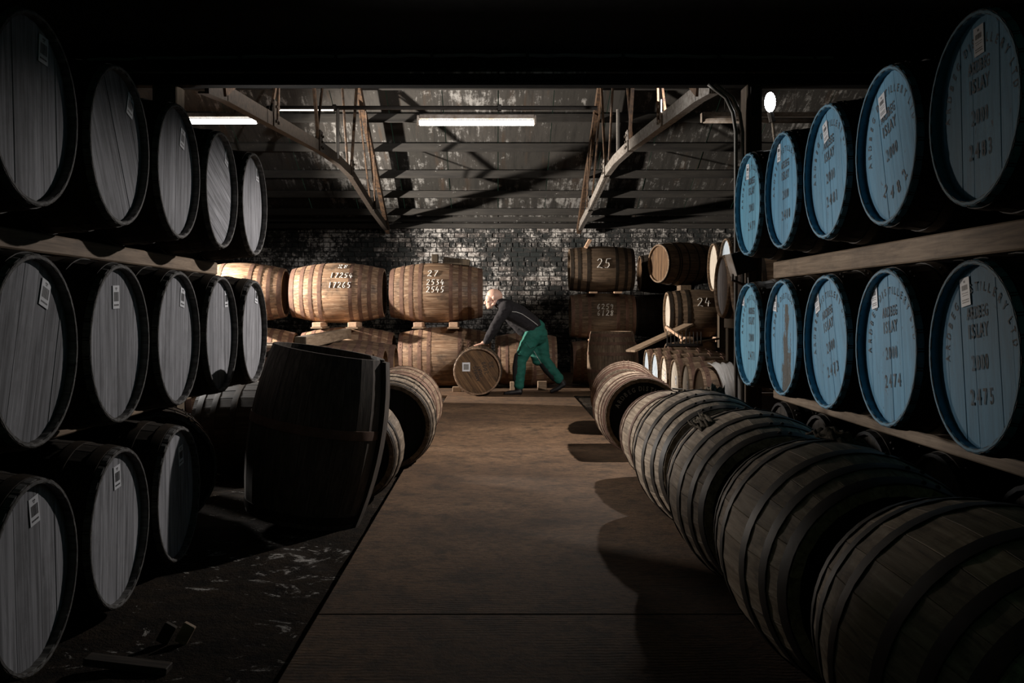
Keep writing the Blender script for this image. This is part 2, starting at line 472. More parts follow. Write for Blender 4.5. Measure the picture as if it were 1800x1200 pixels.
def concrete_mat():
    m, nt, b = new_mat('brown ribbed concrete')
    v = coords(nt, 'world')
    big = noise_n(nt, v, 0.8, 5, 0.65)
    med = noise_n(nt, v, 4.5, 6, 0.75)
    fin = noise_n(nt, v, 45, 4, 0.7)
    c = ramp(nt, big, [(0.3, (0.065, 0.036, 0.019)), (0.55, (0.135, 0.077, 0.040)), (0.75, (0.20, 0.12, 0.066))])
    c = mix(nt, ramp(nt, med, [(0.36, 0.75), (0.52, 0.0)]), c, (0.03, 0.020, 0.012))
    c = mix(nt, ramp(nt, fin, [(0.62, 0.0), (0.75, 0.6)]), c, (0.28, 0.185, 0.11))
    c = mix(nt, ramp(nt, noise_n(nt, coords(nt, 'world', (1.0, 2.2, 1)), 16, 5, 0.8, 0.6), [(0.40, 0.7), (0.54, 0.0)]), c, (0.028, 0.018, 0.011))
    # tamping ribs across the path, about 2 cm apart, broken up
    sp = nt.nodes.new('ShaderNodeSeparateXYZ'); nt.links.new(v, sp.inputs[0])
    wob = noise_n(nt, coords(nt, 'world', (0.8, 1, 1)), 2.0, 3, 0.6)
    ph = math_n(nt, 'ADD', math_n(nt, 'MULTIPLY', sp.outputs[1], 235.0), math_n(nt, 'MULTIPLY', wob, 26.0))
    rib = math_n(nt, 'MULTIPLY', math_n(nt, 'SINE', ph), ramp(nt, noise_n(nt, v, 1.7, 4, 0.7), [(0.4, 0.0), (0.6, 1.0)]))
    rib = math_n(nt, 'MULTIPLY', rib, ramp(nt, noise_n(nt, coords(nt, 'world', (1, 1, 1)), 22, 3, 0.7), [(0.35, 0.1), (0.6, 1.0)]))
    h = math_n(nt, 'ADD', math_n(nt, 'MULTIPLY', rib, 0.17), math_n(nt, 'ADD', med, math_n(nt, 'MULTIPLY', fin, 0.35)))
    nt.links.new(c, b.inputs['Base Color']); b.inputs['Roughness'].default_value = 0.8
    b.inputs['Specular IOR Level'].default_value = 0.25
    bump(nt, b, h, 0.55, 0.012)
    return m


def earth_mat():
    m, nt, b = new_mat('black earth with lime')
    v = coords(nt, 'world')
    med = noise_n(nt, v, 6, 6, 0.8)
    wh = noise_n(nt, coords(nt, 'world', (1.0, 1.3, 1)), 2.9, 6, 0.75, 2.4)
    fin = noise_n(nt, v, 40, 4, 0.8)
    c = ramp(nt, med, [(0.35, (0.007, 0.006, 0.005)), (0.7, (0.035, 0.024, 0.015))])
    ds = nt.nodes.new('ShaderNodeVectorMath'); ds.operation = 'DISTANCE'      # a spill of lime by the standing cask
    nt.links.new(v, ds.inputs[0]); ds.inputs[1].default_value = (-1.05, 4.72, EARTH_Z)
    k = math_n(nt, 'ADD', wh, math_n(nt, 'MULTIPLY', fin, 0.25))
    k = math_n(nt, 'ADD', k, math_n(nt, 'MULTIPLY', ramp(nt, ds.outputs['Value'], [(0.2, 1.0), (0.62, 0.0)]), 0.05))
    c = mix(nt, ramp(nt, k, [(0.74, 0.0), (0.80, 0.9)]), c, (0.38, 0.36, 0.33))
    nt.links.new(c, b.inputs['Base Color']); b.inputs['Roughness'].default_value = 0.95; b.inputs['Specular IOR Level'].default_value = 0.08
    bump(nt, b, math_n(nt, 'ADD', med, math_n(nt, 'MULTIPLY', fin, 0.4)), 0.9, 0.03)
    return m


M_BRICK = brick_mat(); M_MORTAR = mortar_mat(); M_ROOF = roof_mat(); M_PURLIN = purlin_mat()
M_CONC = concrete_mat(); M_EARTH = earth_mat()

# ------------------------------------------------------------------ the setting
WALL_Y = 18.6
EAVE = (18.5, 2.80)
SLOPE = 0.46
RIDGE_Y = 12.65
VALLEY_Y = 6.8


def roof_z(y):
    return EAVE[1] + SLOPE * (EAVE[0] - y) if y >= RIDGE_Y else EAVE[1] + SLOPE * (EAVE[0] - RIDGE_Y) - SLOPE * (RIDGE_Y - y)


# floor: concrete path cast in slabs, with slabs of the cross aisle behind
floor = empty('floor'); floor['kind'] = 'structure'
slabs = [(-0.69, 1.03, -1.0, 3.798), (-0.69, 1.03, 3.802, 8.398), (-0.69, 1.03, 8.402, 12.698), (-0.69, 1.03, 12.702, 13.6),
         (-7.5, 7.5, 13.61, 18.6)]
for x0, x1, y0, y1 in slabs:
    mb = MB()
    mb.box(((x0 + x1) / 2, (y0 + y1) / 2, -0.09), (x1 - x0, y1 - y0, 0.18), None, 0.006)
    mb.build('floor_slab', M_CONC, floor)
# earth either side: one displaced sheet
nx, ny = 200, 190
vs, fs = [], []
for j in range(ny + 1):
    for i in range(nx + 1):
        x = -7.5 + 15.0 * i / nx; y = -1 + 14.65 * j / ny
        z = EARTH_Z if x < 0.5 else -0.012
        h = noise.fractal(Vector((x * 2.3, y * 2.3, 0.3)), 1.0, 2.0, 4) * 0.018
        if x > 0.5: h = min(h * 0.4, 0.006)
        if -0.66 < x < 1.0: z, h = -0.12, 0
        vs.append((x, y, z + min(h, 0.02)))
for j in range(ny):
    for i in range(nx):
        a = j * (nx + 1) + i
        fs.append((a, a + 1, a + nx + 2, a + nx + 1))
g = put('ground', mesh_from(vs, fs, 'ground', True), M_EARTH); g['kind'] = 'structure'

# back wall: mortar bed and bricks
wall = MB().box((0, WALL_Y + 0.12, 1.5), (15.2, 0.2, 3.0)).build('wall_back', M_MORTAR); wall['kind'] = 'structure'
BL, BH, BD, BJ = 0.235, 0.078, 0.05, 0.012


def brick_mesh(L, seed):
    r = random.Random(seed)
    bm = bmesh.new(); bmesh.ops.create_cube(bm, size=1)
    for q in bm.verts:
        q.co = Vector((q.co.x * L, q.co.y * BD, q.co.z * BH)) + Vector((r.uniform(-.004, .004), 0, r.uniform(-.003, .003)))
    ed = [e for e in bm.edges if all(v.co.y < 0 for v in e.verts)]
    bmesh.ops.bevel(bm, geom=ed, offset=0.008, segments=1, affect='EDGES')
    me = bpy.data.meshes.new('brick'); bm.to_mesh(me); bm.free(); return me


STR = [brick_mesh(BL - BJ, i) for i in range(5)]
HDR = [brick_mesh(0.118 - BJ, 20 + i) for i in range(4)]
spots = []
row = 0
z = 0.04
while z < 2.80:
    hdr = row % 4 == 2
    p = 0.118 if hdr else BL
    x = -5.5 + (0.0 if row % 2 else p / 2)
    while x < 5.5:
        spots.append((x, z, hdr)); x += p
    z += BH + BJ; row += 1
seen = []
for q in spots:
    px = 875 + q[0] * F / WALL_Y; py = 545 - (q[1] - EYE) * F / WALL_Y
    vis = (476 < px < 1290 and 384 < py < 470) or (850 < px < 1000 and 384 < py < 560)
    seen.append((0 if vis else 1, (px - 830) ** 2 * 0.35 + (py - 440) ** 2, q))
seen.sort(key=lambda t: t[:2])
rest = MB()
for n, (v_, d_, (x, z, hdr)) in enumerate(seen):
    dy = RND.uniform(-0.009, 0.009)
    me = RND.choice(HDR if hdr else STR)
    if n < 300:
        put('brick', me, M_BRICK, wall, Matrix.Translation((x + RND.uniform(-.003, .003), WALL_Y + 0.018 + dy, z)) @ Matrix.Rotation(RND.uniform(-.012, .012), 4, 'Y'))
    else:
        T = Vector((x, WALL_Y + 0.018 + dy, z))
        rest.add([T + v.co for v in me.vertices], [tuple(p.vertices) for p in me.polygons])
bo = rest.build('brick_field', M_BRICK, wall); bo['kind'] = 'stuff'
for sx, nm in ((-7.6, 'wall_left'), (7.6, 'wall_right')):
    MB().box((sx, 8.5, 2.4), (0.2, 20.4, 5.6)).build(nm, M_MORTAR)['kind'] = 'structure'

# roof: sheets, purlins
roof = empty('ceiling'); roof['kind'] = 'structure'


def slope_part(name, mat, x0, x1, y0, y1, off, th, ch=0.0):
    """A board lying on the roof slope between two Y's, its underside OFF below the slope line."""
    a = Vector(((x0 + x1) / 2, y0, roof_z(y0) - off)); b = Vector(((x0 + x1) / 2, y1, roof_z(y1) - off))
    d = (b - a); L = d.length; d.normalize(); n_ = Vector((0, -d.z, d.y));
    if n_.z < 0: n_ = -n_
    M = Matrix((Vector((1, 0, 0)), d, n_)).transposed()
    mb = MB().box((a + b) / 2 + n_ * th / 2, (x1 - x0, L, th), M, ch)
    return mb.build(name, mat, roof)


PUR = [18.05, 17.5, 16.9, 16.17, 15.44, 14.7, 13.9, 13.0]
lim = [18.75] + PUR[1:] + [RIDGE_Y]
xs = [-7.6 + 0.845 * i for i in range(19)]
for j in range(len(lim) - 1):
    for i in range(18):
        dz = RND.uniform(0, 0.012)
        slope_part('roof_sheet', M_ROOF, xs[i] + 0.006, xs[i + 1] - 0.006, lim[j + 1] - 0.02, lim[j] + 0.02, -0.01 - dz, 0.012)
for i in range(18):
    for y0, y1 in ((6.6, 9.6), (9.6, RIDGE_Y + 0.05)):
        slope_part('roof_sheet', M_ROOF, xs[i] + 0.004, xs[i + 1] - 0.004, y0, y1, -0.02, 0.012)
for y in PUR:
    hh = 0.12 if y > 17 else 0.13
    MB().box((0, y, roof_z(y) - hh / 2 - 0.005), (15.2, 0.07, hh), None, 0.004).build('purlin', M_PURLIN, roof)
for y in (11.8, 10.6, 9.4, 8.2):
    MB().box((0, y, roof_z(y) - 0.06), (15.2, 0.07, 0.12), None, 0.004).build('purlin', M_PURLIN, roof)
for dy, zz, hh in ((18.42, 2.86, 0.13), (18.47, 2.72, 0.09)):
    MB().box((0, dy, zz), (15.2, 0.11, hh), None, 0.004).build('wall_plate', M_PURLIN, roof)
# the unlit front bay's roof
MB().box((0, 3.4, 3.72), (15.2, 7.1, 0.04), Matrix.Rotation(-0.24, 3, 'X')).build('roof_front_bay', M_UNLIT, roof)

# valley beam on two posts
beam = empty('trim_1'); beam['kind'] = 'structure'
BZ = EYE + 390 * 6.8 / F
MB().box((0, 6.75, BZ + 0.012), (15.2, 0.10, 0.024), None, 0.003).build('bottom_flange', M_UNLIT, beam)
MB().box((0, 6.75, BZ + 0.30), (15.2, 0.08, 0.55), None, 0.003).build('web', M_UNLIT, beam)
MB().box((0, 6.75, BZ + 0.585), (15.2, 0.20, 0.024), None, 0.003).build('top_flange', M_UNLIT, beam)
for x0, x1, lab in ((288, 330, 'dark timber post under the beam behind the left rack'), (1313, 1340, 'dark timber post under the beam beside the bare bulb')):
    X0 = (x0 - 875) * (6.9 if x0 < 875 else 6.66) / F; X1 = (x1 - 875) * (6.9 if x0 < 875 else 6.66) / F
    r = empty('post', ((X0 + X1) / 2, 6.75, EARTH_Z))
    w = X1 - X0
    MB().box((0, 0, (BZ - EARTH_Z) / 2), (w, 0.17, BZ - EARTH_Z - 0.004), None, 0.008).build('shaft', M_POST, r)
    MB().box((0, 0, 0.03), (w + 0.06, 0.25, 0.06), None, 0.006).build('foot', M_POST, r)
    MB().box((0, -0.09, BZ - EARTH_Z - 0.12), (w * 0.55, 0.012, 0.2), None, 0.003).build('strap', M_DARKSTEEL, r)
    tag(r, lab, 'post')

# ------------------------------------------------------------------ roof trusses
TIE = [(6.95, 2.67), (7.43, 2.72), (8.71, 2.80), (11.39, 2.97), (12.7, 3.02), (13.77, 3.01), (16.3, 2.76), (18.38, 2.61)]


def tie_z(y):
    for (a, za), (b, zb) in zip(TIE, TIE[1:]):
        if a <= y <= b: return za + (zb - za) * (y - a) / (b - a)
    return TIE[-1][1]


def truss(X, lab):
    r = empty('roof_truss', (X, 18.38, 2.61))
    T = Matrix.Translation((-X, -18.38, -2.61))
    def P(y, z, dx=0): return Vector((X + dx, y, z))
    mb = MB()
    for (a, za), (b, zb) in zip(TIE, TIE[1:]):
        mb.bar(P(a - 0.01, za + 0.06), P(b + 0.01, zb + 0.06), 0.03, 0.12)
        mb.bar(P(a - 0.01, za + 0.008, 0.03 * (1 if X > 0 else -1)), P(b + 0.01, zb + 0.008, 0.03 * (1 if X > 0 else -1)), 0.06, 0.014)
    mb.build('tie', M_STEEL if X > 0 else M_TIESHADE, r, T)
    mb = MB()
    ye = 18.36
    mb.bar(P(ye, roof_z(ye) - 0.24), P(RIDGE_Y, roof_z(RIDGE_Y) - 0.22), 0.07, 0.13)
    mb.build('rafter', M_STEELRUST, r, T)
    mb = MB(); mb.bar(P(RIDGE_Y, roof_z(RIDGE_Y) - 0.22), P(7.3, roof_z(7.3) - 0.24), 0.07, 0.13)
    mb.build('rafter', M_STEELRUST, r, T)
    def strut(y0, y1, w, mat, name='strut', dx=0, z1=None):
        z0 = tie_z(y0) + 0.06
        z1 = roof_z(y1) - 0.26 if z1 is None else z1
        MB().bar(P(y0, z0, dx), P(y1, z1, dx), w, w * 0.4, (1, 0, 0)).build(name, mat, r, T)
    def rod(y0, y1, rr=0.012, dx=0):
        MB().tube([P(y0, tie_z(y0) + 0.05, dx), P(y1, roof_z(y1) - 0.26, dx)], rr, 6).build('rod', M_STEELRUST, r, T)
    sg = 1 if X > 0 else -1
    strut(16.15, 14.65, 0.05, M_STEELRUST, dx=0.03 * sg); rod(16.15, 16.0, 0.013, -0.04 * sg); rod(16.15, 14.9, 0.010, -0.05 * sg)
    strut(13.77, 14.35, 0.075, M_STEELRUST); rod(13.77, 12.75, 0.016, 0.04 * sg)
    strut(11.3, 10.65, 0.075, M_STEELRUST); rod(11.3, 12.55, 0.016, 0.04 * sg)
    strut(9.0, 9.6, 0.05, M_STEELRUST, dx=0.03 * sg); rod(9.0, 9.1, 0.013, -0.04 * sg)
    # pipe hanger at mid span
    MB().tube([P(12.5, tie_z(12.5) + 0.05, 0.02), P(12.5, 3.68, 0.02)], 0.022, 8).build('hanger', M_PIPE, r, T)
    for y in (16.15, 13.77, 11.3, 9.0):
        mb = MB(); mb.box(P(y, tie_z(y) + 0.11, -0.025 * sg), (0.012, 0.16, 0.24), None, 0.002)
        for dy, dz in ((-0.045, 0.04), (0.045, 0.04), (-0.045, 0.17), (0.045, 0.17), (0, 0.105)):
            mb.tube([P(y + dy, tie_z(y) + dz, -0.028 * sg), P(y + dy, tie_z(y) + dz, -0.05 * sg)], 0.014, 6)
        mb.build('gusset', M_STEEL if X > 0 else M_TIESHADE, r, T)
    tag(r, lab, 'truss')
    return r


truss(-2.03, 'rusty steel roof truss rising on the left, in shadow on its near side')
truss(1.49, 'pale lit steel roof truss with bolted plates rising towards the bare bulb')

# ------------------------------------------------------------------ pipes and lamps under the roof
pipe = empty('conduit_pipe', (-0.8, 12.5, 3.7))
MB().tube([(-2.1, 0, 0), (2.05, 0, 0)], 0.026, 8).build('pipe', M_DARKSTEEL, pipe)
for x in (-1.25, 0.82): MB().box((x, 0, 0), (0.05, 0.075, 0.075), None, 0.006).build('clamp', M_DARKSTEEL, pipe)
tag(pipe, 'dark horizontal pipe crossing between the two roof trusses', 'pipe')


def batten(X0, X1, Y, Z, lit, lab, grp='strip lights under the roof'):
    L = X1 - X0
    r = empty('strip_light', (X0 + L / 2, Y, Z))
    MB().box((0, 0, 0.075), (L - 0.05, 0.06, 0.055), None, 0.006).build('housing', M_HOUSING, r)
    MB().tube([(-L / 2 + 0.03, 0, 0), (L / 2 - 0.03, 0, 0)], 0.034, 12).build('tube', M_TUBE if lit else M_HOUSING, r, smooth=True)
    for s in (-1, 1):
        MB().box((s * (L / 2 - 0.012), 0, 0.035), (0.026, 0.075, 0.12), None, 0.008).build('end_cap', M_HOUSING, r)
    for x in (-L * 0.3, L * 0.3):
        MB().tube([(x, 0, 0.1), (x, 0, (roof_z(Y) - Z - 0.15) if abs(X0 + X1) > 3 else 3.675 - Z)], 0.005, 5).build('suspension_wire', M_DARKSTEEL, r)
    tag(r, lab, 'light', grp)


batten(-4.5, -3.0, 12.5, 3.53, True, 'lit strip light half hidden behind the top left casks')
batten(-1.01, 0.48, 12.5, 3.51, True, 'lit strip light hanging in the middle between the trusses')
batten(2.55, 4.05, 12.5, 3.54, False, 'unlit strip light behind the post near the bare bulb')
r = empty('strip_light', (-2.42, 12.3, 3.63))
MB().tube([(-0.39, 0, 0), (0.39, 0, 0)], 0.009, 8).build('tube', M_TUBETHIN, r)
MB().box((0, 0, 0.03), (0.8, 0.05, 0.035), None, 0.004).build('housing', M_DARKSTEEL, r)
tag(r, 'thin glowing strip light beside the left truss under the pipe', 'light', 'strip lights under the roof')

# bare bulb on a leaning stand
r = empty('work_light', (2.62, 8.2, EARTH_Z))
T = Matrix.Translation((-2.62, -8.2, -EARTH_Z))
B = Vector(BULB)
MB().ball(B, (0.046, 0.046, 0.085), 16, 12).build('bulb', M_BULB, r, T, True)
MB().tube([B - Vector((0, 0, 0.085)), B - Vector((-0.02, 0, 0.17))], [0.028, 0.03], 10).build('socket', M_BLACK, r, T)
MB().tube([B - Vector((-0.02, 0, 0.17)), (2.45, 8.36, 1.5), (2.62, 8.2, 0.25)], [0.012, 0.014, 0.018], 8).build('pole', M_PIPE, r, T)
for a in (0.3, 2.4, 4.5):
    MB().tube([(2.575, 8.24, 0.65), (2.62 + 0.36 * math.cos(a), 8.2 + 0.36 * math.sin(a), EARTH_Z + 0.012)], 0.011, 6).build('leg', M_DARKSTEEL, r, T)
tag(r, 'bare glowing bulb on a thin stand behind the right rack', 'lamp')

# conduits by the right post and cable along the valley beam
for k, (dx, lab) in enumerate(((0.0, 'grey conduit bent down beside the right post, closer to the post'), (-0.045, 'grey conduit bent down beside the right post, farther from the post'))):
    X = 1.645 + dx
    pts = [(X - 0.19, 6.67, BZ - 0.002), (X - 0.14, 6.67, BZ - 0.04), (X - 0.07, 6.68, BZ - 0.09), (X - 0.02, 6.69, BZ - 0.19), (X, 6.69, BZ - 0.32), (X, 6.69, 0.0)]
    o = MB().tube(pts, 0.013, 8).build('conduit', M_PIPE, None, None, True)
    tag(o, lab, 'pipe', 'conduits beside the right post')
pts = []
for i in range(40):
    x = -2.75 + 5.0 * i / 39
    pts.append((x, 6.675, EYE + (448 - 7 * (x / 2.6) ** 2) * 6.675 / F + 0.004 * math.sin(i * 2.3)))
o = empty('cable', (0, 6.675, 2.8))
MB().tube([Vector(p) - Vector((0, 6.675, 2.8)) for p in pts], 0.013, 6).build('sheath', M_PIPE, o)
for i in range(3, 39, 5): MB().box(Vector(pts[i]) - Vector((0, 6.675, 2.8)), (0.02, 0.04, 0.04), None, 0.003).build('clip', M_BLACK, o)
tag(o, 'thin cable clipped along the dark beam above the aisle', 'cable')

# ------------------------------------------------------------------ casks
_C = {}


class Spec:
    def __init__(s, key, L, Rb, Rh, n=28, th=0.026, rec=0.032, hoops=None, p=2.0):
        s.key, s.L, s.Rb, s.Rh, s.n, s.th, s.rec, s.p = key, L, Rb, Rh, n, th, rec, p
        s.hoops = hoops or [(0.44, 0.045), (0.31, 0.04), (0.14, 0.042)]      # fraction of L from the middle, width

    def r(s, x):
        t = min(1.0, abs(x) / (s.L / 2)); return s.Rh + (s.Rb - s.Rh) * (1 - t ** s.p)


HH = Spec('hogshead', 0.86, 0.348, 0.31, 28, 0.018, 0.03)                    # rack casks
FG = Spec('foreground', 0.90, 0.365, 0.312, 26, 0.03, 0.045, [(0.465, 0.05), (0.33, 0.045), (0.15, 0.05)])
FGA = Spec('foreground_black_head', 0.84, 0.328, 0.303, 26, 0.03, 0.03, [(0.465, 0.04), (0.40, 0.04), (0.30, 0.04), (0.16, 0.04)])
FG3 = Spec('foreground_low', 0.88, 0.314, 0.266, 26, 0.028, 0.045, [(0.465, 0.04), (0.40, 0.04), (0.30, 0.04), (0.16, 0.04)])
FGS = Spec('foreground_small', 0.86, 0.335, 0.285, 26, 0.028, 0.045, [(0.465, 0.04), (0.40, 0.04), (0.30, 0.04), (0.16, 0.04)])
LP = Spec('left_path', 0.90, 0.355, 0.31, 26, 0.03, 0.05, [(0.465, 0.05), (0.37, 0.04), (0.16, 0.045)])
LPS = Spec('left_path_small', 0.82, 0.325, 0.275, 26, 0.028, 0.045, [(0.465, 0.045), (0.33, 0.04)])
BT = Spec('butt', 1.38, 0.455, 0.36, 34, 0.035, 0.05, [(0.475, 0.065), (0.365, 0.055), (0.265, 0.055), (0.165, 0.055)], 1.9)
BT2 = Spec('butt_low', 1.30, 0.42, 0.355, 34, 0.035, 0.05, [(0.475, 0.06), (0.37, 0.055), (0.27, 0.055), (0.16, 0.055)], 1.9)
RK = Spec('rolled', 0.80, 0.335, 0.318, 28, 0.022, 0.03)
HB = Spec('back_hogshead', 0.98, 0.355, 0.315, 28, 0.028, 0.035, [(0.47, 0.05), (0.36, 0.05), (0.22, 0.05), (0.08, 0.0)])
HB.hoops = HB.hoops[:3]
PU = Spec('puncheon', 0.92, 0.41, 0.35, 30, 0.03, 0.04)
SB = Spec('small', 0.86, 0.325, 0.29, 26, 0.02, 0.02)
TB = Spec('thin_hooped', 0.86, 0.325, 0.285, 26, 0.025, 0.03, [(0.48, 0.03), (0.29, 0.02), (0.25, 0.02), (0.10, 0.02)])
ST = Spec('standing', 0.86, 0.35, 0.30, 26, 0.028, 0.02)
OP = Spec('open_standing', 0.94, 0.372, 0.315, 24, 0.026, 0.06, [(0.0, 0.0)])


def cached(key, fn):
    if key not in _C: _C[key] = fn()
    return _C[key]


def stave_mesh(s, k0=0.0):
    h = PI / s.n; v, f = [], []
    segs = 10
    sec = [(-h * 0.997, -0.0018), (-h * 0.955, 0), (h * 0.955, 0), (h * 0.997, -0.0018)]
    for i in range(segs + 1):
        x = -s.L / 2 + s.L * i / segs; r = s.r(x)
        for a, d in sec: v.append((x, (r + d) * math.sin(a), (r + d) * math.cos(a)))
        for a in (h * 0.997, -h * 0.997): v.append((x, (r - s.th) * math.sin(a), (r - s.th) * math.cos(a)))
    m = 6
    for i in range(segs):
        for k in range(m): f.append((i * m + k, i * m + (k + 1) % m, (i + 1) * m + (k + 1) % m, (i + 1) * m + k))
    f.append(tuple(range(m))); f.append(tuple(range(segs * m, segs * m + m)))
    return smooth_by_angle(mesh_from(v, f, 'stave'), 25)


def body_mesh(s):
    v, f = [], []
    segs = 14
    angs = []
    h = PI / s.n
    for k in range(s.n):
        c = 2 * PI * k / s.n
        angs += [(c - h, -0.003), (c - h * 0.9, 0), (c + h * 0.9, 0)]
    m = len(angs)
    prof = [(-s.L / 2 + s.rec + 0.01, -s.th, 0), (-s.L / 2, -s.th + 0.004, 0)] + [(-s.L / 2 + s.L * i / segs, 0, 1) for i in range(segs + 1)] + \
           [(s.L / 2, -s.th + 0.004, 0), (s.L / 2 - s.rec - 0.01, -s.th, 0)]
    for x, d, g_ in prof:
        for a, gd in angs:
            r = s.r(x) + d + gd * g_
            v.append((x, r * math.sin(a), r * math.cos(a)))
    for i in range(len(prof) - 1):
        for k in range(m): f.append((i * m + k, i * m + (k + 1) % m, (i + 1) * m + (k + 1) % m, (i + 1) * m + k))
    return smooth_by_angle(mesh_from(v, f, 'body'), 22)


def hoop_mesh(s, x, w):
    v, f = [], []
    n = 48; t = 0.0035
    prof = [(x - w / 2, -0.004), (x - w / 2, t), (x, t + 0.0006), (x + w / 2, t), (x + w / 2, -0.004)]
    for px, d in prof:
        for k in range(n):
            a = 2 * PI * k / n; r = s.r(px) + d
            v.append((px, r * math.sin(a), r * math.cos(a)))
    for i in range(4):
        for k in range(n): f.append((i * n + k, i * n + (k + 1) % n, (i + 1) * n + (k + 1) % n, (i + 1) * n + k))
    mb = MB(); mb.add(v, f)
    for a in (0.55, 0.68):                                    # rivets at the lap
        r = s.r(x) + t
        mb.ball((x, r * math.sin(a), r * math.cos(a)), 0.008, 6, 4)
    return smooth_by_angle(mb.mesh('hoop'), 30)


def rim_mesh(s, sgn=1):
    """the end band of the staves at the front: chime, croze and inner wall"""
    v, f = [], []
    n = 3 * s.n
    x1 = s.L / 2
    prof = [(x1 - s.rec - 0.006, -s.th - 0.0015), (x1 - 0.004, -s.th + 0.002), (x1 + 0.0015, -s.th + 0.006), (x1 + 0.0015, -0.004), (x1 - 0.004, 0.0012), (x1 - 0.025, 0.0012), (x1 - 0.025, -0.006)]
    for px, d in prof:
        for k in range(n):
            a = 2 * PI * (k + 0.5) / n
            r = s.r(px) + d - (0.0022 if k % 3 == 1 else 0)
            v.append((px, r * math.sin(a), r * math.cos(a)))
    for i in range(len(prof) - 1):
        for k in range(n): f.append((i * n + k, i * n + (k + 1) % n, (i + 1) * n + (k + 1) % n, (i + 1) * n + k))
    return mesh_from(v, f, 'chime')


def board_meshes(s, nb=7, seed=0):
    r = random.Random(seed)
    R = s.r(s.L / 2 - s.rec) - s.th + 0.001
    cuts = [-R] + sorted(-R + 2 * R * (i + r.uniform(-0.18, 0.18)) / nb for i in range(1, nb)) + [R]
    x1 = s.L / 2 - s.rec; x0 = x1 - 0.02
    out = []
    for a, b in zip(cuts, cuts[1:]):
        off = r.uniform(-0.0012, 0.0012)
        def outline(ins):
            y0, y1 = a + 0.0003 + ins, b - 0.0003 - ins
            RR = R - ins
            y0 = max(y0, -RR * 0.9995); y1 = min(y1, RR * 0.9995)
            K = 7
            top = [(y0 + (y1 - y0) * i / K, math.sqrt(max(0, RR * RR - (y0 + (y1 - y0) * i / K) ** 2))) for i in range(K + 1)]
            return top + [(y, -z_) for y, z_ in reversed(top)]
        A = outline(0); Bq = outline(0.0011); n = len(A)
        v = [(x0, y, z_) for y, z_ in A] + [(x1 + off - 0.001, y, z_) for y, z_ in A] + [(x1 + off, y, z_) for y, z_ in Bq]
        f = [tuple(range(n - 1, -1, -1)), tuple(range(2 * n, 3 * n))]
        for i in range(n):
            j = (i + 1) % n
            f += [(i, j, n + j, n + i), (n + i, n + j, 2 * n + j, 2 * n + i)]
        out.append(mesh_from(v, f, 'head_board'))
    return out


def disc_mesh(s, sgn, nb=7):
    """a whole head in one piece, boards told apart by shallow grooves"""
    R = s.r(s.L / 2 - s.rec) - s.th + 0.001
    x1 = sgn * (s.L / 2 - s.rec)
    mb = MB()
    for i in range(nb):
        a = -R + 2 * R * i / nb + 0.0015; b = -R + 2 * R * (i + 1) / nb - 0.0015
        K = 6
        top = [(a + (b - a) * q / K, math.sqrt(max(0, R * R - (a + (b - a) * q / K) ** 2))) for q in range(K + 1)]
        pol = top + [(y, -z_) for y, z_ in reversed(top)]
        n = len(pol)
        mb.add([(x1, y, z_) for y, z_ in pol] + [(x1 - sgn * 0.018, y, z_) for y, z_ in pol],
               [tuple(range(n)), tuple(range(2 * n - 1, n - 1, -1))] + [(q, (q + 1) % n, n + (q + 1) % n, n + q) for q in range(n)])
    return mb.mesh('head')


# label stickers
def label_meshes(w, h, style):
    paper = MB().box((0, 0, 0), (0.0016, w, h), None, 0.0005).mesh('label')
    mb = MB(); r = random.Random(3)
    x = 0.0011
    def bar(y0, y1, z0, z1): mb.add([(x, y0, z0), (x, y1, z0), (x, y1, z1), (x, y0, z1)], [(0, 1, 2, 3)])
    if style == 'grey':
        by0, by1, bz0, bz1 = -w * .36, w * .36, -h * .18, h * .22
        lines = [(0.38, 0.14, 0.03), (0.31, 0.08, 0.02), (-0.34, 0.36, 0.035)]
    else:
        by0, by1, bz0, bz1 = -w * .32, w * .32, h * .06, h * .24
        lines = [(0.36, 0.10, 0.04), (-0.04, 0.34, 0.012), (-0.12, 0.30, 0.012), (-0.28, 0.36, 0.02), (-0.36, 0.36, 0.02)]
    y = by0
    while y < by1:
        q = r.uniform(0.0012, 0.0042); bar(y, min(y + q, by1), bz0, bz1); y += q + r.uniform(0.0008, 0.0022)
    for cz, hw, hz in lines:
        y = -w * hw
        while y < w * hw:
            q = r.uniform(0.003, 0.009); bar(y, min(y + q, w * hw), h * (cz - hz), h * (cz + hz)); y += q + 0.0015
    return paper, mb.mesh('barcode')


LBL = {'grey': label_meshes(0.068, 0.092, 'grey'), 'blue': label_meshes(0.066, 0.095, 'blue')}


# ---- lettering
_G = {}


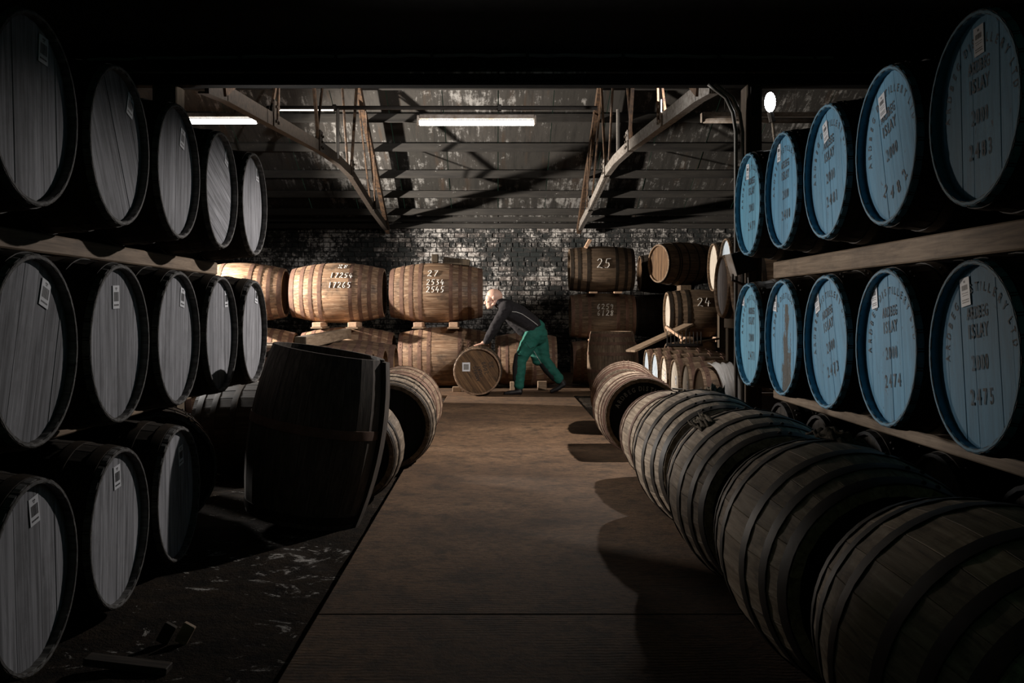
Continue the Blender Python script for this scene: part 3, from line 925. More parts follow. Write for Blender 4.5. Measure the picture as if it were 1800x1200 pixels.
def glyphs(s, stencil=True):
    """mesh of a word in the built-in font, centred, cap height 1: list of (verts, faces)"""
    if (s, stencil) in _G: return _G[(s, stencil)]
    cu = bpy.data.curves.new('t', 'FONT'); cu.body = s; cu.align_x = 'CENTER'; cu.size = 1.0; cu.resolution_u = 3; cu.offset = 0.022
    ob = bpy.data.objects.new('t', cu); COL.objects.link(ob)
    dg = bpy.context.evaluated_depsgraph_get()
    me = bpy.data.meshes.new_from_object(ob.evaluated_get(dg))
    bpy.data.objects.remove(ob); bpy.data.curves.remove(cu)
    bm = bmesh.new(); bm.from_mesh(me); bpy.data.meshes.remove(me)
    if stencil and bm.verts and s in '0825369DO4':
        x0 = min(v.co.x for v in bm.verts); x1 = max(v.co.x for v in bm.verts); cx = (x0 + x1) / 2
        for q in (-0.035, 0.035):
            bmesh.ops.bisect_plane(bm, geom=bm.verts[:] + bm.edges[:] + bm.faces[:], plane_co=(cx + q, 0, 0), plane_no=(1, 0, 0))
        bmesh.ops.delete(bm, geom=[f for f in bm.faces if abs(f.calc_center_median().x - cx) < 0.035], context='FACES')
    bm.verts.index_update()
    v = [q.co.copy() for q in bm.verts]; f = [tuple(l.index for l in p.verts) for p in bm.faces]
    bm.free()
    _G[(s, stencil)] = (v, f); return v, f


ADV = {'I': 0.34, '1': 0.46, 'L': 0.52, '·': 0.35, ' ': 0.35}


class Ink:
    """flat lettering on a head: plane x = const, right = +y, up = +z"""
    def __init__(s, x): s.x = x; s.mb = MB()

    def line(s, text, y, z, h, cond=0.75, rot=0.0, gap=0.04):
        adv = [(ADV.get(c, 0.66) + gap) * h * cond / 0.72 for c in text]
        u = -sum(adv) / 2
        c_, s_ = math.cos(rot), math.sin(rot)
        for ch, a in zip(text, adv):
            if ch != ' ':
                v, f = glyphs(ch)
                out = []
                for p in v:
                    yy = u + a / 2 + p.x * h / 0.72 * cond; zz = p.y * h / 0.72 - h / 2
                    out.append((s.x, y + yy * c_ - zz * s_, z + yy * s_ + zz * c_))
                s.mb.add(out, f)
            u += a
        return s

    def arc(s, text, R, h, a0, a1, cond=0.75, cy=0, cz=0):
        n = len(text)
        tot = sum(ADV.get(c, 0.66) for c in text); acc = 0
        for ch in text:
            w = ADV.get(ch, 0.66)
            a = a0 + (a1 - a0) * (acc + w / 2) / tot; acc += w
            if ch == ' ': continue
            v, f = glyphs(ch)
            out = []
            for p in v:
                t = p.x * h / 0.72 * cond; rr = R + p.y * h / 0.72
                out.append((s.x, cy + rr * math.sin(a) + t * math.cos(a), cz + rr * math.cos(a) - t * math.sin(a)))
            s.mb.add(out, f)
        return s

    def mesh(s): return s.mb.mesh('lettering')


# chalk figures as hand-drawn strokes in a unit box
STROKES = {
    '1': [[(.3, 1), (.28, .5), (.25, 0)]], '2': [[(.05, .78), (.2, .97), (.42, .95), (.5, .75), (.35, .42), (.05, .05), (.3, .1), (.6, .02)]],
    '3': [[(.08, .95), (.5, .95), (.25, .6), (.5, .42), (.42, .1), (.1, .02)]], '4': [[(.25, 1), (.05, .4), (.62, .36)], [(.42, .62), (.36, 0)]],
    '5': [[(.2, .95), (.13, .55), (.42, .55), (.5, .28), (.32, .03), (.05, .06)], [(.2, .95), (.62, .98)]],
    '6': [[(.42, 1), (.15, .6), (.08, .22), (.25, .02), (.46, .15), (.4, .4), (.12, .32)]], '7': [[(.05, .88), (.55, .95), (.2, 0)]],
    '8': [[(.45, .88), (.2, .95), (.1, .72), (.42, .38), (.4, .08), (.15, .03), (.1, .25), (.48, .75), (.45, .88)]],
    '9': [[(.48, .8), (.25, .97), (.08, .75), (.25, .55), (.48, .78), (.42, .3), (.3, 0)]]}


def chalk(spec, lines, width=0.0115):
    """lines: (text, axis position, angle up from the horizontal facing side, height)"""
    mb = MB()
    for text, x0, phi, h in lines:
        u = x0
        for ch in text:
            if ch != ' ':
                for st in STROKES[ch]:
                    pts = []
                    for (a, za), (b, zb) in zip(st, st[1:]):
                        for q in range(4): pts.append((a + (b - a) * q / 4, za + (zb - za) * q / 4))
                    pts.append(st[-1])
                    P = []
                    for a, b in pts:
                        xx = u + a * h * 0.95 + b * h * 0.08; rr = spec.r(xx) + 0.0035; ph = phi + b * h / rr
                        P.append(Vector((xx, -rr * math.cos(ph), rr * math.sin(ph) )))
                    mb.tube(P, width / 2, 5)
            u += h * 0.78
    return mb.mesh('chalk_number')


# ---- assembling a cask
def cask(spec, lab, cat='cask', grp=None, loc=(0, 0, 0), yaw=0.0, roll=0.0, body='lathe', body_mat=None, hoop_mat=None, head='boards',
         head_mat=None, back=True, rim_mat=None, label=None, text=None, text_mat=None, chalk_m=None, stand=None, nb=7, seed=0, name='cask', hoops=True,
         tilt=None, back_mat=None):
    """Lying: the root sits under the belly at the contact with what carries it, front head towards local +X.  stand: upright, front head up."""
    body_mat = body_mat or M_WEATHER2; head_mat = head_mat or M_DARKHEAD; hoop_mat = hoop_mat or M_HOOP
    Mw = Matrix.Translation(loc) @ Matrix.Rotation(yaw, 4, 'Z')
    if tilt is not None: Mw = Mw @ tilt
    root = empty(name, M=Mw)
    if stand: T = Matrix.Translation((0, 0, spec.L / 2)) @ Matrix.Rotation(-PI / 2, 4, 'Y') @ Matrix.Rotation(roll, 4, 'X')
    else: T = Matrix.Translation((0, 0, spec.Rb)) @ Matrix.Rotation(roll, 4, 'X')
    if body == 'staves':
        sm = cached(('st', spec.key), lambda: stave_mesh(spec))
        for k in range(spec.n):
            put('stave', sm, body_mat, root, T @ Matrix.Rotation(2 * PI * k / spec.n, 4, 'X'))
    else:
        put('body', cached(('bd', spec.key), lambda: body_mesh(spec)), body_mat, root, T)
    if hoops:
        for fr, w in spec.hoops:
            if w <= 0: continue
            for sg in (-1, 1):
                put('hoop', cached(('hp', spec.key, fr, sg), lambda: hoop_mesh(spec, sg * fr * spec.L, w)), hoop_mat, root, T)
    if rim_mat is not None:
        put('chime', cached(('rm', spec.key), lambda: rim_mesh(spec)), rim_mat, root, T)
    if head == 'boards':
        for me in cached(('hb', spec.key, nb, seed), lambda: board_meshes(spec, nb, seed)): put('head_board', me, head_mat, root, T)
    elif head == 'disc':
        put('head', cached(('hd', spec.key, 1), lambda: disc_mesh(spec, 1)), head_mat, root, T)
    if back:
        put('back_head', cached(('hd', spec.key, -1), lambda: disc_mesh(spec, -1)), back_mat or M_DARKHEAD, root, T)
    xh = spec.L / 2 - spec.rec
    if label is not None:                                    # (style, y, z, tilt) in the upright frame of the head
        st, ly, lz, lt = label
        Tl = Matrix.Translation((xh + 0.0024, ly, spec.Rb + lz)) @ Matrix.Rotation(lt, 4, 'X')
        pm, bm_ = LBL[st] if st in LBL else LBL['grey']
        lo = put('label', pm, M_PAPER, root, Tl); lo['label'] = 'white paper label with a barcode'
        put('barcode', bm_, M_PRINT, lo)
    if text is not None:
        ink = Ink(xh + 0.0019); text(ink)
        put('lettering', ink.mesh(), text_mat or M_STENCIL, root, T)['kind'] = 'stuff'
    if chalk_m is not None:
        put('chalk_number', chalk_m, M_CHALK, root, Matrix.Translation((0, 0, spec.Rb)))
    tag(root, lab, cat, grp)
    return root


# ------------------------------------------------------------------ the racks on both sides
XL, XR = -1.48, 1.52
ROWY = [3.2, 3.92, 4.64, 5.36, 6.08]
ZT_L, ZM_L, ZB_L = 1.805, 1.03, 0.305
ZT_R, ZM_R, ZB_R = 1.805, 1.012, 0.300
ORD = ['nearest', 'second', 'third', 'fourth', 'farthest']


def head_uv(px, py, X, yc, zc):
    y = X * F / (px - 875); z = EYE - (py - 545) * y / F
    return y - yc, z - zc


SHEET = [('top', ZT_L, [(75, 88), (228, 186), (320, 244), (398, 277), (452, 306)], [-4, -16, -12, -20, -6], [0.05, 0.5, -0.06, 1.2, 0.03]),
         ('middle', ZM_L, [(78, 516), (203, 522), (320, 523), (397, 525), (450, 520)], [-18, 2, -8, 2, -8], [-0.25, 0.03, -0.05, 0.02, -0.04]),
         ('bottom', ZB_L, [(59, 897), (205, 838), (317, 800)], [10, 6, 8], [0.06, -0.04, 0.02])]
looks = {('top', 0): 'dim grey cask head with a bright barcode glint, nearest in the left rack top row',
         ('top', 1): 'grey cask head of slanting boards, second in the left rack top row',
         ('top', 2): 'grey cask head with a dark knot low down, third in the left rack top row',
         ('top', 3): 'grey cask head with tilted grain, fourth in the left rack top row',
         ('top', 4): 'narrow grey cask head split by a dark joint, farthest in the left rack top row',
         ('middle', 0): 'dark grey cask head with tilted label, nearest in the left rack middle row',
         ('middle', 1): 'grey cask head with upright label and dark side joint, second in the left middle row',
         ('middle', 2): 'evenly grey cask head, third in the left rack middle row',
         ('middle', 3): 'pale grey cask head, fourth in the left rack middle row',
         ('middle', 4): 'pale narrow cask head above the open standing cask, farthest in the left middle row',
         ('bottom', 0): 'very dark cask head at floor level, nearest in the left rack bottom row',
         ('bottom', 1): 'dark cask head at floor level, second in the left rack bottom row',
         ('bottom', 2): 'grey cask head at floor level with dark body behind, third in the left bottom row'}
for rowname, zc, lpx, tilts, rolls in SHEET:
    for k, (px, py) in enumerate(lpx):
        u, v = head_uv(px, py, XL + -0.03, ROWY[k], zc)
        cask(HH, looks[(rowname, k)], grp='grey headed casks in the left rack', loc=(XL - HH.L / 2, ROWY[k], zc - HH.Rb), roll=rolls[k], body_mat=M_GREYBODY,
             head_mat=M_GREY, rim_mat=M_GREYCHIME, label=('grey', u, v, math.radians(tilts[k])), seed=(k * 3 + len(rowname)) % 5, back=False,
             nb=[6, 7, 7, 8, 6][k])
# two casks at the dark end of the bottom row, turned towards the camera
cask(HH, 'shadowed cask turned towards the aisle mouth, fourth on the floor of the left rack', grp='grey headed casks in the left rack',
     loc=(-2.0, 5.66, EARTH_Z), yaw=-1.1, body_mat=M_GREYBODY, head_mat=M_DARKHEAD, rim_mat=M_GREYCHIME, label=('grey', -0.11, 0.12, 0.1), back=False)
cask(HH, 'dark cask behind the open standing cask at the end of the left rack', grp='grey headed casks in the left rack',
     loc=(-1.70, 7.24, EARTH_Z), yaw=-0.1, body_mat=M_GREYBODY, head_mat=M_GREY, rim_mat=M_GREYCHIME, back=False)


def blue_text(num, arc=True, mid=True, year=True, spread=0.0):
    def fn(ink):
        if arc: ink.arc('ARDBEG DISTILLERY LTD', 0.212, 0.030, -1.62, 1.55, 0.75)
        if mid:
            ink.line('ARDBEG', 0, 0.145, 0.040, 0.62)
            ink.line('ISLAY', 0, 0.085, 0.046, 0.72)
        if year: ink.line('2000', 0, -0.018, 0.050, 0.62)
        if num:
            if spread:
                for q, ch in zip((-0.62, -0.22, 0.16, 0.56), num):
                    ink.line(ch, 0.17 * math.sin(q), -0.01 - 0.17 * math.cos(q), 0.052, 0.8, q)
            else: ink.line(num, 0, -0.128, 0.052, 0.72, 0, 0.16)
    return fn


RSHEET = [('top', ZT_R, [(1722, 71), (1552, 186), (1452, 232), (1370, 269), (1315, 302)], ['2483', '2482', '2481', '2480', '2479'], [0.04, 0.26, 0.17, 0.05, 0.02], [4, 14, 18, 0, -3]),
          ('middle', ZM_R, [(1698, 513), (1538, 522), (1437, 532), (1363, 532), (1307, 524)], ['2475', '2474', '2473', None, '2471'], [0.12, 0.12, 0.30, 0.0, 0.0], [9, 8, 18, -4, -3])]
for rowname, zc, lpx, nums, rolls, tilts in RSHEET:
    for k, (px, py) in enumerate(lpx):
        u, v = head_uv(px, py, XR + 0.03, ROWY[k], zc)
        if nums[k]: lab = 'blue headed cask stencilled %s, %s in the right rack %s row' % (nums[k], ORD[k], rowname)
        else: lab = 'blue headed cask with a dark bare streak down it, fourth in the right middle row'
        cask(HH, lab, grp='blue headed casks in the right rack', loc=(XR + HH.L / 2, ROWY[k], zc - HH.Rb), yaw=PI, roll=rolls[k], body_mat=M_BLACKBODY,
             head_mat=M_BLUEBARE if nums[k] is None else (M_BLUEPALE if k == 4 else M_BLUE), rim_mat=M_BLUECHIME,
             label=('blue', -u, v, math.radians(tilts[k])), seed=(k * 2 + len(rowname)) % 5, back=False, nb=[7, 6, 8, 7, 6][k],
             text=blue_text(nums[k], True, nums[k] is not None, nums[k] is not None, 0.3 if nums[k] == '2482' else 0))
for k in range(5):
    cask(SB, 'dark cask on the floor under the right rack, %s of five' % ORD[k], grp='dark casks on the floor under the right rack', loc=(XR + 0.20 + SB.L / 2, ROWY[k], -0.02), yaw=PI,
         body_mat=M_BLACKBODY, head='disc', head_mat=M_DARKHEAD, back=False)

# rails between the tiers
def rail(x, y0, y1, z0, z1, lab, mat=M_TIMBER, w=0.09):
    r = empty('rack_rail', (x, (y0 + y1) / 2, z0))
    MB().box((0, 0, (z1 - z0) / 2), (w, y1 - y0, z1 - z0), None, 0.006).build('rail', mat, r)
    tag(r, lab, 'timber', 'timber rails of the racks')
    return r


def cap(spec, z_axis, off, up):  # height of a cask's skin at a distance OFF from its front end
    rr = spec.r(spec.L / 2 - off) + 0.005
    return z_axis + rr if up else z_axis - rr


for X, sg, zt, zm, zb, side in ((XL, -1, ZT_L, ZM_L, ZB_L, 'left'), (XR, 1, ZT_R, ZM_R, ZB_R, 'right')):
    for off, wh in ((0.31 if side == 'left' else 0.24, 'front'), (0.66, 'rear')):
        x = X + sg * off; oo = off if off < 0.43 else HH.L - off
        y1 = 6.2
        rail(x, 2.7, y1, cap(HH, zm, oo, True), cap(HH, zt, oo, False), 'long sawn rail under the top row of the %s rack, %s one' % (side, wh))
        z0 = cap(HH, zb, oo, True) if side == 'left' else SB.Rb - 0.02 + SB.r(SB.L / 2 - 0.1) + 0.004
        rail(x, 2.7, y1, z0, cap(HH, zm, oo, False), 'long sawn rail under the middle row of the %s rack, %s one' % (side, wh))

# ------------------------------------------------------------------ casks along the right edge of the path
XC = 1.115
RR = -0.004
fgl = [('big weathered cask filling the bottom right corner, nearest on the right of the path', FG, 2.12, -0.02, M_WEATHER),
       ('big weathered cask with a hessian rag on its far shoulder, second along the path', FG, 3.22, 0.01, M_WEATHER),
       ('big weathered cask with a knotted rag on its side, third along the path', FG, 4.28, -0.015, M_WEATHER),
       ('weathered cask with pale lit shoulder, fourth along the right of the path', FG, 5.36, 0.03, M_WEATHER)]
for i, (lab, sp, y, dy, mt) in enumerate(fgl):
    cask(sp, lab, grp='weathered casks along the right of the path', loc=(XC, y, RR), yaw=-PI / 2 + dy, roll=0.3 * i, body='staves', body_mat=mt, head='boards',
         head_mat=M_BLACKHEAD, back_mat=M_DARKHEAD)
cask(FG3, 'small cask with a chequer of close staves and narrow hoops, fifth along the path', grp='weathered casks along the right of the path', loc=(1.145, 6.55, RR),
     yaw=-PI / 2 + 0.05, roll=0.1, body='staves', body_mat=M_WEATHER, hoop_mat=M_HOOPRUST, head_mat=M_BLACKHEAD)


def dist_text(ink):
    ink.arc('ARDBEG DISTILLERY', 0.205, 0.036, -1.25, 1.20, 0.78)
    ink.line('ARDBEG', 0.0, 0.062, 0.042, 0.85)
    ink.line('· ISLAY ·', 0, 0.0, 0.032, 0.85)
    ink.line('2', 0, -0.06, 0.04, 0.9)
    ink.line('KI', -0.07, -0.135, 0.06, 0.9)


cask(FGA, 'cask with a black head lettered ARDBEG DISTILLERY in faded white', grp='weathered casks along the right of the path', loc=(1.135, 8.20, RR), yaw=-PI / 2 + 0.02, roll=0.0,
     body='staves', body_mat=M_WEATHER, hoop_mat=M_HOOPRUST, head_mat=M_BLACKHEAD, text=dist_text, text_mat=M_FADEDWHITE)
cask(FGS, 'cask behind the black ARDBEG head, pale rim showing above it', grp='weathered casks along the right of the path', loc=(1.235, 9.62, RR), yaw=-PI / 2 - 0.12, roll=0.6,
     body='staves', body_mat=M_WEATHER, hoop_mat=M_HOOPRUST, head_mat=M_BLACKHEAD)

# ------------------------------------------------------------------ casks along the left edge of the path
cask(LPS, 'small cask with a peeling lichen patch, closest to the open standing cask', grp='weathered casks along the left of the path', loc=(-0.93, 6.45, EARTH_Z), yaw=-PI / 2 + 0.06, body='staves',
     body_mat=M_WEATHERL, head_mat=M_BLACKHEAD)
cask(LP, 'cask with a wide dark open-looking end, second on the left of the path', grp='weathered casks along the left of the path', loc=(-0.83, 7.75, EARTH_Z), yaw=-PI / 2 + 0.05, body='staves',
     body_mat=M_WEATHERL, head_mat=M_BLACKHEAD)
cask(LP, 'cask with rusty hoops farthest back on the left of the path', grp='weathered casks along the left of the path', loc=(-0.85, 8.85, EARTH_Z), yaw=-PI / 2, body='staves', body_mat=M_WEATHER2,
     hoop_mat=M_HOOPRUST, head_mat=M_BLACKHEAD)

# open standing cask, headless, leaning a little
tl = Matrix.Rotation(math.radians(9.5), 4, 'Y')
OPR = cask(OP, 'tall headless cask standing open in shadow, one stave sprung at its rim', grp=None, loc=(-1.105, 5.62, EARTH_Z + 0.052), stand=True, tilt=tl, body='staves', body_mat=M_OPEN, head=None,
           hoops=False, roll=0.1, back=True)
T = Matrix.Translation((0, 0, OP.L / 2)) @ Matrix.Rotation(-PI / 2, 4, 'Y')
put('hoop', hoop_mesh(OP, 0.06, 0.05), M_HOOPRUST, OPR, T)
put('hoop', hoop_mesh(OP, -0.42, 0.045), M_HOOP, OPR, T)
# sprung stave: swing the one facing right outwards
st_ch = [c for c in OPR.children if c.name.startswith('stave')]
bpy.context.view_layer.update()
best = max(st_ch, key=lambda c: (c.matrix_local.to_3x3() @ Vector((0, 0, 1))).x - 0.35 * abs((c.matrix_local.to_3x3() @ Vector((0, 0, 1))).y + 0.3))
nrm = best.matrix_local.to_3x3() @ Vector((0, 0, 1))
axis = Vector((0, 0, 1)).cross(nrm).normalized()
best.matrix_basis = Matrix.Translation(nrm * 0.016) @ Matrix.Translation((0, 0, 0.1)) @ Matrix.Rotation(0.02, 4, axis) @ Matrix.Translation((0, 0, -0.1)) @ best.matrix_basis
best['label'] = 'stave sprung loose from the rim'

# ------------------------------------------------------------------ butts at the back left
BY = 15.05
top_z = 0.965
cask(BT, 'brightly lit sherry butt at the left end of the upper tier by the left rack', 'butt', 'sherry butts by the back wall', loc=(-3.89, BY, top_z), body_mat=M_BUTT, hoop_mat=M_HOOPRUST, head='disc', head_mat=M_BUTTHEAD)
cask(BT, 'sherry butt chalked 28, middle one of the three in the bright upper tier', 'butt', 'sherry butts by the back wall', loc=(-2.40, BY, top_z), roll=0.4, body_mat=M_BUTT, hoop_mat=M_HOOPRUST, head='disc', head_mat=M_BUTTHEAD,
     chalk_m=chalk(BT, [('28', 0.03, 0.93, 0.10), ('17254', -0.07, 0.50, 0.088), ('17265', -0.09, 0.15, 0.088)]))
cask(BT, 'sherry butt chalked 27 with timber offcuts on top, half in shadow', 'butt', 'sherry butts by the back wall', loc=(-0.92, BY, top_z), roll=0.9, body_mat=M_BUTT, hoop_mat=M_HOOPRUST, head='disc', head_mat=M_BUTTHEAD,
     chalk_m=chalk(BT, [('27', -0.12, 0.55, 0.115), ('2534', -0.13, 0.24, 0.088), ('2545', -0.13, 0.0, 0.088)]))
cask(BT, 'sherry butt on the floor under the one chalked 27, behind the rolled cask', 'butt', 'sherry butts by the back wall', loc=(-0.79, BY, 0.0), roll=1.7, body_mat=M_BUTT, hoop_mat=M_HOOPRUST, head='disc', head_mat=M_BUTTHEAD)
cask(BT, 'sherry butt on the floor under the one chalked 28', 'butt', 'sherry butts by the back wall', loc=(-2.26, BY, 0.0), roll=2.3, body_mat=M_BUTT, hoop_mat=M_HOOPRUST, head='disc', head_mat=M_BUTTHEAD)
cask(BT, 'sherry butt on the floor at the far left under the upper tier', 'butt', 'sherry butts by the back wall', loc=(-3.74, BY, 0.0), roll=2.9, body_mat=M_BUTT, hoop_mat=M_HOOPRUST, head='disc', head_mat=M_BUTTHEAD)
cask(BT, 'unseen sherry butt added to block light, far left end of the upper tier', 'butt', 'sherry butts by the back wall', loc=(-5.40, BY, top_z), roll=1.2, body_mat=M_BUTT, hoop_mat=M_HOOPRUST, head='disc', head_mat=M_BUTTHEAD)  # this butt and the next added out of view to block the aisle light
cask(BT, 'unseen sherry butt added to block light, on the floor at far left end', 'butt', 'sherry butts by the back wall', loc=(-5.24, BY, 0.0), roll=0.2, body_mat=M_BUTT, hoop_mat=M_HOOPRUST, head='disc', head_mat=M_BUTTHEAD)
cask(PU, 'brown puncheon lying in shadow behind the worker', 'puncheon', None, loc=(0.42, BY, 0.0), roll=0.3, body_mat=M_BUTT, hoop_mat=M_HOOPRUST, head='disc', head_mat=M_BUTTHEAD)

# chocks between the tiers: each pair a separate block
def block(x, y, z0, z1, wx, ly, lab, grp, mat=M_FRESH, slip=True, rz=0.0):
    r = empty('timber_block', (x, y, z0), rz)
    h = z1 - z0
    if slip:
        MB().box((0, 0, 0.012), (wx * 1.35, ly, 0.022), None, 0.003).build('slip', M_TIMBERX, r)
        MB().box((0, 0, 0.024 + (h - 0.024) / 2), (wx, ly, h - 0.026), None, 0.004).build('block', mat, r)
    else: MB().box((0, 0, h / 2), (wx, ly, h), None, 0.004).build('block', mat, r)
    return tag(r, lab, 'block', grp)


def choc(cx, offs, names):
    for off, nm in zip(offs, names):
        zlo = 2 * BT.Rb - (BT.Rb - BT.r(off)) + 0.004; zhi = top_z + (BT.Rb - BT.r(off))
        block(cx + off, 14.86, zlo - 0.012, zhi + 0.003, 0.125, 0.62, nm, 'blocks between the tiers of butts')


choc(-0.92, [-0.25, 0.27], ['pink sawn block under the butt chalked 27, left of the pair', 'pink sawn block under the butt chalked 27, right of the pair'])
choc(-2.40, [-0.25, 0.27], ['sawn block under the butt chalked 28, left of the pair', 'sawn block under the butt chalked 28, right of the pair'])
choc(-5.40, [-0.25, 0.27], ['sawn block under the added unseen butt, left of the pair', 'sawn block under the added unseen butt, right of the pair'])  # chocks for the added upper butt, unseen as well
choc(-3.89, [-0.25, 0.27], ['sawn block under the far left butt, left of the pair', 'sawn block under the far left butt, right of the pair'])
bt = top_z + 2 * BT.Rb
block(-0.94, 14.95, bt - 0.004, bt + 0.12, 0.09, 0.25, 'dark offcut of timber on top of the butt chalked 27', None, M_POST, False)
mbx = MB().box((0, 0, 0.06), (0.40, 0.22, 0.09), Matrix.Rotation(0.10, 3, 'Y'), 0.006)
o = mbx.build('timber_block', M_POST, None, Matrix.Translation((-0.62, 15.0, bt - 0.042)))
tag(o, 'dark tilted chunk of timber lying on top of the butt chalked 27', 'block')

# four butts lying in a row behind the left rack
for i, (y, rr) in enumerate(((12.32, 0.0), (11.42, 0.2), (10.54, 0.4), (9.66, 0.1))):
    cask(BT2, ['shadowed butt lying behind the left path casks, farthest of the row of four', 'shadowed butt lying behind the left path casks, second farthest of four',
               'shadowed butt with chequered hoops, second nearest of the row of four', 'shadowed butt with chequered hoops, nearest of the row of four'][i], 'butt', 'row of butts behind the left rack',
         loc=(-1.26 - BT2.L / 2 - 0.03 * i, y, EARTH_Z), roll=rr + i, body_mat=M_BUTTSHADE, hoop_mat=M_HOOPSHADE, head='disc', head_mat=M_BUTTHEAD, back=True)
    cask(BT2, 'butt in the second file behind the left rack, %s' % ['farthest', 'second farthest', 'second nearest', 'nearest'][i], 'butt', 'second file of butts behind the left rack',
         loc=(-1.26 - BT2.L * 1.55 - 0.03 * i, y, EARTH_Z), roll=rr + 2 * i, body_mat=M_BUTTSHADE, hoop_mat=M_HOOPSHADE, head='disc', head_mat=M_BUTTHEAD, back=True)
zt2 = EARTH_Z + 2 * BT2.Rb
r = empty('timber_beam', (-1.90, 11.0, zt2))
MB().bar((0.04, -1.62, 0.06), (-0.03, 1.75, 0.075), 0.11, 0.12, ch=0.008).build('beam', M_TIMBER, r)
MB().box((0.041, -1.628, 0.06), (0.112, 0.012, 0.122), None, 0.004).build('end_grain', M_POST, r)
tag(r, 'heavy squared timber beam lying across the row of butts', 'beam')
for i, (x, y, rz) in enumerate(((-2.42, 9.75, 0.10), (-2.48, 10.3, -0.06))):
    o = MB().box((0, 0, 0.014), (1.0, 0.22, 0.028), None, 0.003).build('plank', M_TIMBERX, None, Matrix.Translation((x, y, zt2 + 0.004)) @ Matrix.Rotation(rz, 4, 'Z'))
    tag(o, ['loose plank on the butts left of the beam end, nearer one', 'loose plank on the butts left of the beam end, farther one'][i], 'plank', 'loose planks on the butts')

# ------------------------------------------------------------------ back right: hogsheads
HZ = [0.0, 0.715, 1.43]
cask(HB, 'hogshead chalked 25 on top of the stack right of the worker', grp='hogsheads stacked right of the worker', loc=(1.585, 15.3, HZ[2]), roll=0.2, body_mat=M_WEATHER2, head='disc', head_mat=M_PALEHEAD,
     back_mat=M_PALEHEAD, chalk_m=chalk(HB, [('25', -0.10, 0.02, 0.15)], 0.012))
cask(HB, 'hogshead chalked 6259 6128 in the middle of the stack', grp='hogsheads stacked right of the worker', loc=(1.60, 15.3, HZ[1]), roll=0.9, body_mat=M_WEATHER2, hoop_mat=M_HOOPRUST, head='disc', head_mat=M_PALEHEAD,
     chalk_m=chalk(HB, [('6259', -0.11, 0.30, 0.085), ('6128', -0.11, 0.02, 0.085)], 0.010))
cask(HB, 'hogshead on the floor of the stack, half hidden by the standing cask', grp='hogsheads stacked right of the worker', loc=(1.63, 15.3, HZ[0]), roll=1.4, body_mat=M_WEATHER2, hoop_mat=M_HOOPRUST, head='disc')
for lv in (0, 1):
    for off, nm in ((-0.17, 'left'), (0.20, 'right')):
        zlo = HZ[lv] + HB.Rb + HB.r(off); zhi = HZ[lv + 1] + HB.Rb - HB.r(off)
        block(1.60 + off, 15.12, zlo - 0.008, zhi + 0.002, 0.12, 0.5, 'small sawn wedge under the %s hogshead of the stack, %s one' % (['middle', 'top'][lv], nm), 'wedges in the hogshead stack', M_FRESH, False)
# wedge pieces standing on the top
o = MB().box((0, 0, 0), (0.05, 0.2, 0.14), Matrix.Rotation(0.5, 3, 'Y'), 0.004).build('timber_block', M_FRESH, None, Matrix.Translation((1.37, 15.15, HZ[2] + 2 * HB.Rb + 0.03)))
tag(o, 'pale wedge of wood leaning on top of the hogshead chalked 25', 'block')

yw = -0.42
cask(HB, 'hogshead chalked 24 beside the far right casks', grp='hogsheads in the back right corner', loc=(2.98, 14.7, 0.755), roll=0.5, body_mat=M_WEATHER2, head='disc', head_mat=M_PALEHEAD, back_mat=M_PALEHEAD,
     chalk_m=chalk(HB, [('24', -0.10, 0.30, 0.14)], 0.012))
cask(HB, 'hogshead on the floor under the one chalked 24', grp='hogsheads in the back right corner', loc=(2.98, 14.7, 0.0), roll=0.8, body_mat=M_WEATHER2, head='disc', back_mat=M_DARKHEAD)
cask(TB, 'dark cask with thin raised hoops and pale rim on top of the 24 hogshead', grp='hogsheads in the back right corner', loc=(2.78, 15.0, 1.53), yaw=PI + 0.42, body_mat=M_WEATHER2, head='disc', head_mat=M_CASKHEAD, rim_mat=M_WEATHER2)
cask(TB, 'dark cask behind the thin hooped one, pale rim only showing', grp='hogsheads in the back right corner', loc=(2.72, 16.1, 1.426), yaw=PI, body_mat=M_GREYBODY, head='disc', head_mat=M_CASKHEAD, rim_mat=M_WEATHER2)
for z in (0.0, 0.712):
    cask(HB, 'dark hogshead in the gap left of the one chalked 24, %s' % ('on the floor' if z == 0 else 'upper'), grp='dark hogsheads in the back gap', loc=(2.72, 16.1, z), body_mat=M_GREYBODY, head='disc')
for off, nm in ((-0.22, 'left'), (0.22, 'right')):
    block(2.98 + off, 14.55, 0.70, 0.772, 0.12, 0.4, 'wedge under the hogshead chalked 24, %s one' % nm, 'wedges in the back right corner', M_FRESH, False)
block(2.78, 14.86, 1.432, 1.531, 0.16, 0.3, 'lit sawn block under the thin hooped cask', None, M_TIMBER)

# casks beyond the right rack, heads to the aisle
def far_cask(x, y, z, lab, hm, sp=HH):
    cask(sp, lab, grp='casks stacked beyond the right rack', loc=(x + sp.L / 2, y, z), yaw=PI, body_mat=M_WEATHER2, head='disc', head_mat=hm, rim_mat=M_WEATHER2, back=False)


far_cask(2.25, 10.05, 1.05, 'cask with grey head between the bulb stand and hogshead 24', M_GREY)
far_cask(2.25, 9.33, 1.05, 'cask with grey head half hidden by the dark tilted box', M_GREY)
far_cask(2.80, 13.0, 1.37, 'cask with pale head by the back wall, lower left of two', M_PALEHEAD)
far_cask(2.76, 12.1, 1.37, 'cask with blue grey head by the back wall, nearer of two', M_BLUEGREYHEAD)
